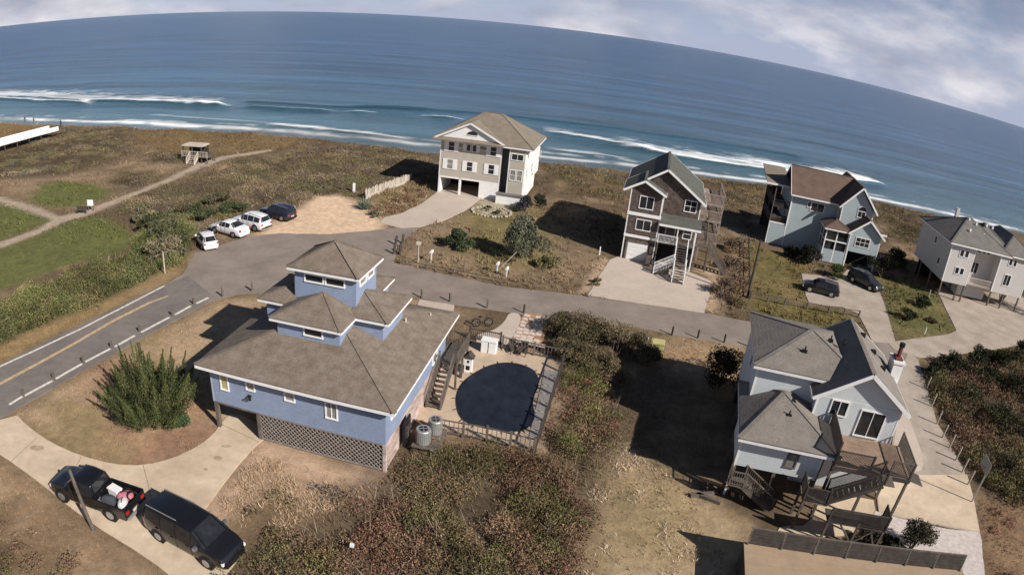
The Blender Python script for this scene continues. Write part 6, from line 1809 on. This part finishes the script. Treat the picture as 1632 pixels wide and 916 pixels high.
for p_, d_ in ((THICK[0], 5.0), (THICK[1], 5.0), (THICK_R, 4.0)):
    b_ = pbounds(p_); x, y = scatter(int((b_[1] - b_[0]) * (b_[3] - b_[2]) * d_), b_, p_, .2)
    tw_.append(blades(x, y, rng.uniform(.5, 1.25, len(x)), .018, pick([(.26, .20, .15), (.17, .12, .085), (.34, .28, .22), (.13, .09, .06)], len(x)), .35, 2, .2))
V, F, CC = join(tw_)
tag(soup('dead_stems', V, F, CC, LEAF), 'bare grey and brown stems standing through the brush', kind='stuff')
BAND = GP([(905, 585), (960, 560), (1000, 590), (985, 640), (975, 705), (945, 770), (925, 850), (880, 930), (740, 930), (790, 850), (850, 770), (880, 720), (915, 650)])
thicket('brush_thicket', [BAND], .60, (.8, 1.5), (.8, 1.6), [OG + BR, BR, GG + OG, BR + RU, OG + GG], 800, .115, 'taller olive and brown brush band running from the pool corner to the foreground')
thicket('brush_thicket', [GP([(1480, 600), (1700, 590), (1700, 800), (1590, 780), (1550, 720)])], .16, (1.0, 1.9), (1.0, 1.9), [OG, BR + OG, OG], 900, .15, 'taller dark olive brush mounds at the right edge')
for nm_, pl, cs_, dn in (('lawn_grass', LAWNS, [(.10, .12, .035), (.12, .13, .045), (.09, .105, .03)], 3.0), ('lawn_grass', [LAWN_H4, LAWN_H5], [(.14, .14, .045), (.10, .12, .035), (.19, .16, .075)], 7.0)):
    pr = []
    for p in pl:
        b_ = pbounds(p); x, y = scatter(int((b_[1] - b_[0]) * (b_[3] - b_[2]) * dn), b_, p)
        pr.append(blades(x, y, rng.uniform(.05, .14, len(x)), .25, soil_colour(x, y) * pick([(1, 1, 1), (1.25, 1.15, 1.0), (.75, .85, .8)], len(x)), .8, 3, .2))
    V, F, CC = join(pr)
    tag(soup(nm_, V, F, CC, LEAF), 'mown green golf lawns left of the dune paths' if nm_ and dn == 3.0 else 'patchy yard lawns before the pale blue and stilt houses', kind='stuff')

def shrub(name, px, rx, ry, h, pal, n, ls, label, cat='bush', group=None, trunk=TRUNK, clumps=14, z0=.1, lean=(0, 0), up=.4, stems=5, bare=0, loc=None):
    """branching stems carrying an uneven crown of leaf clumps"""
    p = C0(*px) if loc is None else loc
    gz = float(ground_z_fast(np.array([p[0]]), np.array([p[1]]))[0])
    root = empty(name, (p[0], p[1], gz), random.uniform(0, 6), label, cat, group)
    cen = []
    for i in range(clumps):
        a = random.uniform(0, 6.283); r = math.sqrt(random.uniform(0.02, 1)); t = random.uniform(z0, 1)
        wdt = math.sin(min(1, t + .25) * math.pi * .80) if t < .95 else .3
        cen.append((math.cos(a) * r * rx * wdt + lean[0] * t, math.sin(a) * r * ry * wdt + lean[1] * t, h * (.18 + .70 * t)))
    cen = np.array(cen)
    t_ = MB()
    for i in range(min(stems, clumps)):
        c_ = cen[i]; m_ = (c_[0] * .4 + random.uniform(-.1, .1), c_[1] * .4, c_[2] * .5)
        t_.tube((random.uniform(-.06, .06), random.uniform(-.06, .06), -.1), m_, .05 * h / 2 + .015, .03 * h / 2 + .01, 6).tube(m_, tuple(c_), .03 * h / 2 + .01, .012, 5)
    tag(t_.build('stems', trunk, root), kind='stuff')
    per = n // clumps; id_ = np.repeat(np.arange(clumps), per); m = len(id_)
    d = rng.normal(size=(m, 3)); d /= np.linalg.norm(d, axis=1, keepdims=True)
    r = rng.uniform(.2, 1, m) ** .5
    sz = rng.uniform(.28, .50, clumps)[id_]
    P_ = cen[id_] + d * (r * sz)[:, None] * np.array([rx, ry, h * .55])
    P_[:, 2] = np.maximum(P_[:, 2], .03)
    cols = (pick(pal, clumps) * rng.uniform(.75, 1.3, (clumps, 1)))[id_] * rng.uniform(.85, 1.2, (m, 1))
    V, F, CC = leaves(P_, ls, cols, up, .45, .18)
    soup('foliage', V, F, np.clip(CC, .01, .9), LEAF, root)
    return root
def plumes(name, px, rad, h, pal, nplume, per, ls, label, cat='tree'):
    p = C0(*px); root = empty(name, (p[0], p[1], 0), 0, label, cat)
    P_, cl, t_ = [], [], MB()
    t_.tube((0, 0, -.2), (.1, .1, h * .35), .16, .1, 8)
    for i in range(nplume):
        a = i * 2.399; q = math.sqrt((i + .5) / nplume)
        bx_, by_ = math.cos(a) * rad * q * .62, math.sin(a) * rad * q * .62
        b0 = np.array([bx_, by_, h * (.05 + .28 * (1 - q))]); top = np.array([math.cos(a) * rad * q * 1.12, math.sin(a) * rad * q * 1.12, h * (1.0 - .50 * q ** 1.8) * random.uniform(.66, 1.16)])
        L_ = np.linalg.norm(top - b0)
        t = rng.random(per) ** .9
        w_ = (.34 * np.sin(np.clip(t * 1.04 + .10, 0, 1) * math.pi) ** .9 + .02) * rad * .30
        pos = b0 + (top - b0) * t[:, None] + rng.normal(size=(per, 3)) * w_[:, None] * np.array([.65, .65, .4])
        P_.append(pos); cl.append(np.tile(np.array(pal[i % len(pal)]), (per, 1)) * random.uniform(.8, 1.2))
        t_.tube((0, 0, h * .1), tuple(b0), .06, .05, 5).tube(tuple(b0), tuple(b0 + (top - b0) * .8), .05, .015, 5)
    tag(t_.build('trunk', TRUNK, root), kind='stuff')
    P_ = np.vstack(P_); P_[:, 2] = np.maximum(P_[:, 2], .05)
    V, F, CC = leaves(P_, ls, np.vstack(cl) * rng.uniform(.75, 1.3, (len(P_), 1)), 1.6, .30, .2)
    soup('foliage', V, F, np.clip(CC, .01, .9), LEAF, root)
    return root
plumes('cedar_tree', (246, 664), 3.35, 5.3, [(.072, .088, .032), (.056, .07, .026), (.09, .102, .038), (.043, .054, .021)], 62, 760, .15, 'large bright green cedar with upright plumes left of the blue house')
shrub('bush', (292, 680), .8, .7, .95, [(.05, .08, .035), (.07, .10, .045)], 1800, .12, 'small dark green bush at the foot of the big cedar')
shrub('bush', (728, 396), 1.7, 1.4, 2.1, [(.035, .055, .03), (.05, .075, .035)], 3800, .24, 'round dark green bush on the grass island below the beige house')
shrub('bush', (832, 412), 2.3, 2.2, 4.6, [(.11, .115, .085), (.14, .14, .10), (.09, .095, .06)], 8500, .26, 'large feathery grey green shrub on the grass island', clumps=22, up=1.0)
shrub('bush', (870, 425), 1.4, 1.3, 1.3, [(.16, .15, .075), (.13, .12, .06)], 1800, .24, 'straw green clump right of the feathery shrub')
shrub('bush', (836, 338), 1.5, 1.0, 2.3, [(.04, .04, .055), (.03, .035, .03), (.06, .06, .08)], 3000, .22, 'dark bush against the white enclosure of the beige house')
shrub('bush', (858, 330), 1.0, .9, 1.8, [(.04, .045, .03), (.035, .04, .03)], 1700, .22, 'dark bush at the right corner of the beige house')
for q, s_, lab in (((778, 335), .7, 'small dark plant in the stone bed of the beige house, left one'), ((790, 340), .8, 'small dark plant in the stone bed of the beige house, right one')):
    shrub('bush', q, s_, s_ * .8, s_ * .9, [(.06, .055, .04), (.09, .08, .05)], 500, .18, lab, clumps=6)
shrub('bush', (946, 452), 1.0, .7, .6, [(.19, .16, .07), (.15, .13, .06)], 600, .2, 'straw mound on the grass near the cedar house forecourt', clumps=6)
# agave-like dune plant
p = C0(580, 334); root = empty('agave', (p[0], p[1], 0), 0, 'grey green spiky agave at the edge of the sand lot', 'agave')
for i in range(34):
    a = i * 2.4; el = .35 + 1.0 * (i / 34); L_ = 1.9 * random.uniform(.8, 1.1)
    d = Vector((math.cos(a) * math.cos(el), math.sin(a) * math.cos(el), math.sin(el))); s_ = Vector((-math.sin(a), math.cos(a), 0))
    q0, q1, q2 = d * .1, d * L_ * .5, d * L_
    n_ = d.cross(s_) * .03
    MB().add([q0 - s_ * .06, q0 + s_ * .06, q1 + s_ * .09, q1 - s_ * .09, q2, q0 + n_ * 2, q1 + n_ * 2], [(0, 1, 2, 3), (3, 2, 4), (0, 3, 6, 5), (1, 5, 6, 2), (6, 3, 4), (2, 6, 4)]).build('leaf', mat('agave_leaf', (.13, .17, .13), .6, .2, 2), root)
shrub('bush', (600, 345), 1.0, .8, .9, [(.22, .19, .13), (.15, .13, .09)], 700, .2, 'pale dry tuft right of the agave', clumps=7)
# big bushes by the parked cars
for q, rx_, h_, lab in (((250, 372), 2.3, 2.6, 'tall grey green bush above the road verge, left of two'), ((274, 388), 2.6, 3.0, 'tall grey green bush nearest the small white hatchback'), ((262, 412), 2.4, 2.2, 'broad green bush behind the pale verge pole'), ((230, 352), 1.6, 2.2, 'pale dry bush at the corner of the mown lawn')):
    shrub('bush', q, rx_, rx_ * .9, h_, [(.085, .095, .045), (.12, .12, .07), (.065, .08, .035)] if 'pale' not in lab else [(.2, .17, .11), (.14, .13, .08)], 4200, .26, lab, group='bushes between the lawns and the parked cars', clumps=18)
for q, lab in (((330, 352), 'dark green scrub bush behind the white sedan'), ((372, 340), 'dark green scrub bush behind the white sport utility car'), ((300, 340), 'dark green scrub bush above the small hatchback'), ((345, 325), 'scrub bush on the dune above the parked row')):
    shrub('bush', q, 2.2, 1.6, 1.3, [(.06, .075, .035), (.085, .09, .045), (.10, .085, .055)], 2200, .28, lab, group='scrub bushes behind the parked cars')
# hedge of olive bushes along the lane by the pool
for i, (q, rx_, h_) in enumerate((((892, 532), 1.7, 1.9), ((918, 545), 2.2, 2.4), ((945, 540), 2.0, 2.3), ((975, 550), 2.2, 2.2), ((1005, 560), 2.0, 1.9), ((1030, 575), 1.3, 1.4), ((905, 570), 1.6, 1.5), ((940, 580), 1.8, 1.6), ((965, 592), 1.6, 1.5))):
    w_ = ['first dark olive bush right of the stepping stones', 'second olive bush from the stepping stones along the lane', 'middle olive bush of the lane thicket', 'fourth olive bush along the lane thicket', 'olive bush of the lane thicket just left of the yellow green cabinet', 'small olive bush directly below the yellow green cabinet', 'low olive bush at the far right corner of the pool fence', 'low olive bush in the second row of the lane thicket', 'olive bush touching the shadow of the ice blue house'][i]
    shrub('bush', q, rx_, rx_ * .85, h_, [(.115, .095, .055), (.14, .115, .065), (.09, .078, .045), (.16, .125, .08)], 4600, .15, w_, group='olive bushes of the lane thicket', clumps=18)
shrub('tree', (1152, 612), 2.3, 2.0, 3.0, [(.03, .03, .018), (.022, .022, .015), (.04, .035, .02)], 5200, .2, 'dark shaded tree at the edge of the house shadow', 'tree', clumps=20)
for q, r_, h_, lab in (((1448, 878), 1.25, 2.3, 'spiky grey brown bush beside the white shell gravel'), ((1383, 868), .8, .9, 'low brown bush left of the spiky bush by the deck stairs'), ((1413, 872), .7, 1.1, 'dark twiggy bush between the deck and the spiky bush')):
    shrub('bush', q, r_, r_, h_, [(.09, .08, .05), (.14, .12, .08), (.06, .055, .04)], 4200, .16, lab, up=1.2, clumps=16)
# yard plants of the pale blue house and right
shrub('hedge', (1333, 443), 1.5, 1.1, 1.8, [(.055, .075, .025), (.07, .085, .03)], 3000, .2, 'square clipped green hedge before the screened porch', 'hedge', clumps=16)
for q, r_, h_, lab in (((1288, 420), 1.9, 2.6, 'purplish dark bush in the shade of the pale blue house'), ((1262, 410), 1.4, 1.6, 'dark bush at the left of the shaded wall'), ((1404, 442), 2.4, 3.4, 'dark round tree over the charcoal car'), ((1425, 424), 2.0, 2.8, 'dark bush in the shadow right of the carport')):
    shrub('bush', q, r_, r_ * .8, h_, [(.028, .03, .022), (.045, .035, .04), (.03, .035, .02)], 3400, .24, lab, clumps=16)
for q, r_, h_, lab in (((1471, 490), 1.4, 1.5, 'upper dark round shrub on the small lawn by the curved driveway'), ((1443, 508), 1.3, 1.4, 'lower dark round shrub on the small lawn by the curved driveway'), ((1482, 514), .9, .5, 'low brown bedding shrub on the small lawn')):
    shrub('bush', q, r_, r_ * .8, h_, [(.035, .045, .022), (.05, .06, .03)] if 'dark' in lab else [(.11, .08, .06)], 1900, .2, lab)
shrub('tree', (1594, 482), 2.3, 2.0, 5.0, [(.16, .075, .05), (.20, .12, .07), (.11, .07, .05)], 1500, .24, 'half bare reddish tree with pale trunks before the stilt house', 'tree', trunk=PALETRUNK, clumps=18, z0=.35, stems=12)
shrub('tree', (1640, 500), 2.6, 2.3, 4.6, [(.15, .07, .045), (.20, .17, .07), (.10, .09, .045)], 2600, .24, 'rust and yellow leaved tree at the right edge', 'tree', clumps=18, z0=.3, stems=8)
for q, r_, h_, lab in (((1520, 588), 1.8, 1.6, 'low dark bush below the wide curved driveway'), ((1555, 588), 1.35, 2.5, 'dark cone shaped evergreen beside the curved driveway'), ((1592, 585), 1.8, 2.2, 'dark evergreen bush right of the cone shaped one'), ((1624, 578), 1.8, 2.7, 'tall dark evergreen at the right edge'), ((1490, 600), 1.4, 1.3, 'low dark bush at the top of the right driveway'), ((1575, 612), 1.8, 1.7, 'dark bush below the evergreen row'), ((1615, 625), 2.2, 1.9, 'broad dark bush at the right edge under the evergreens'), ((1540, 640), 1.9, 1.5, 'brown olive bush behind the driveway posts'), ((1590, 680), 2.2, 1.8, 'wide olive bush in the middle of the right thicket')):
    shrub('bush', q, r_, r_ * .9, h_, [(.035, .042, .02), (.05, .055, .026), (.028, .03, .018)], 3600, .2, lab, group='dark bushes beyond the right driveway', clumps=16)
for q, lab in (((1150, 470), 'bare brown bush between forecourt and rail fence, lower'), ((1165, 430), 'bare brown bush by the cedar house decks, upper'), ((1172, 400), 'tangled bush behind the cedar house steps')):
    shrub('bush', q, 1.4, 1.4, 1.8, [(.13, .095, .07), (.17, .13, .09)], 1600, .2, lab, trunk=PALETRUNK)
# stones of the beige house bed
p0 = C0(783, 338); root = empty('stone_ring', (p0[0], p0[1], 0), 0, 'ring of pale stones round the bed before the beige house', 'stones')
for i in range(34):
    a = i / 34 * 6.283; r_ = MB(); s_ = random.uniform(.14, .24)
    q = [(s_ * random.uniform(.7, 1.1) * math.cos(t), s_ * random.uniform(.7, 1.1) * math.sin(t)) for t in np.linspace(0, 5.4, 6)]
    r_.extrude([(u, v, -.05) for u, v in q], (0, 0, s_ * .9)).build('stone', mat('bed_stone', (.42, .38, .30), .9, .15, 2), root).location = (2.6 * math.cos(a) + random.uniform(-.1, .1), 2.3 * math.sin(a), .05)
# wooden planks and debris along the shaded yard
for q, rz_, lab in (((1128, 796), -.5, 'weathered plank stack at the edge of the house shadow'), ((1118, 790), .2, 'short grey landscape timber by the low stairs')):
    p = C0(*q); o = MB().box(-.8, .8, -.12, .12, 0, .22).build('landscape_timber', WOOD); o.location = (p[0], p[1], .02); o.rotation_euler = (0, 0, rz_); tag(o, lab, 'timber')
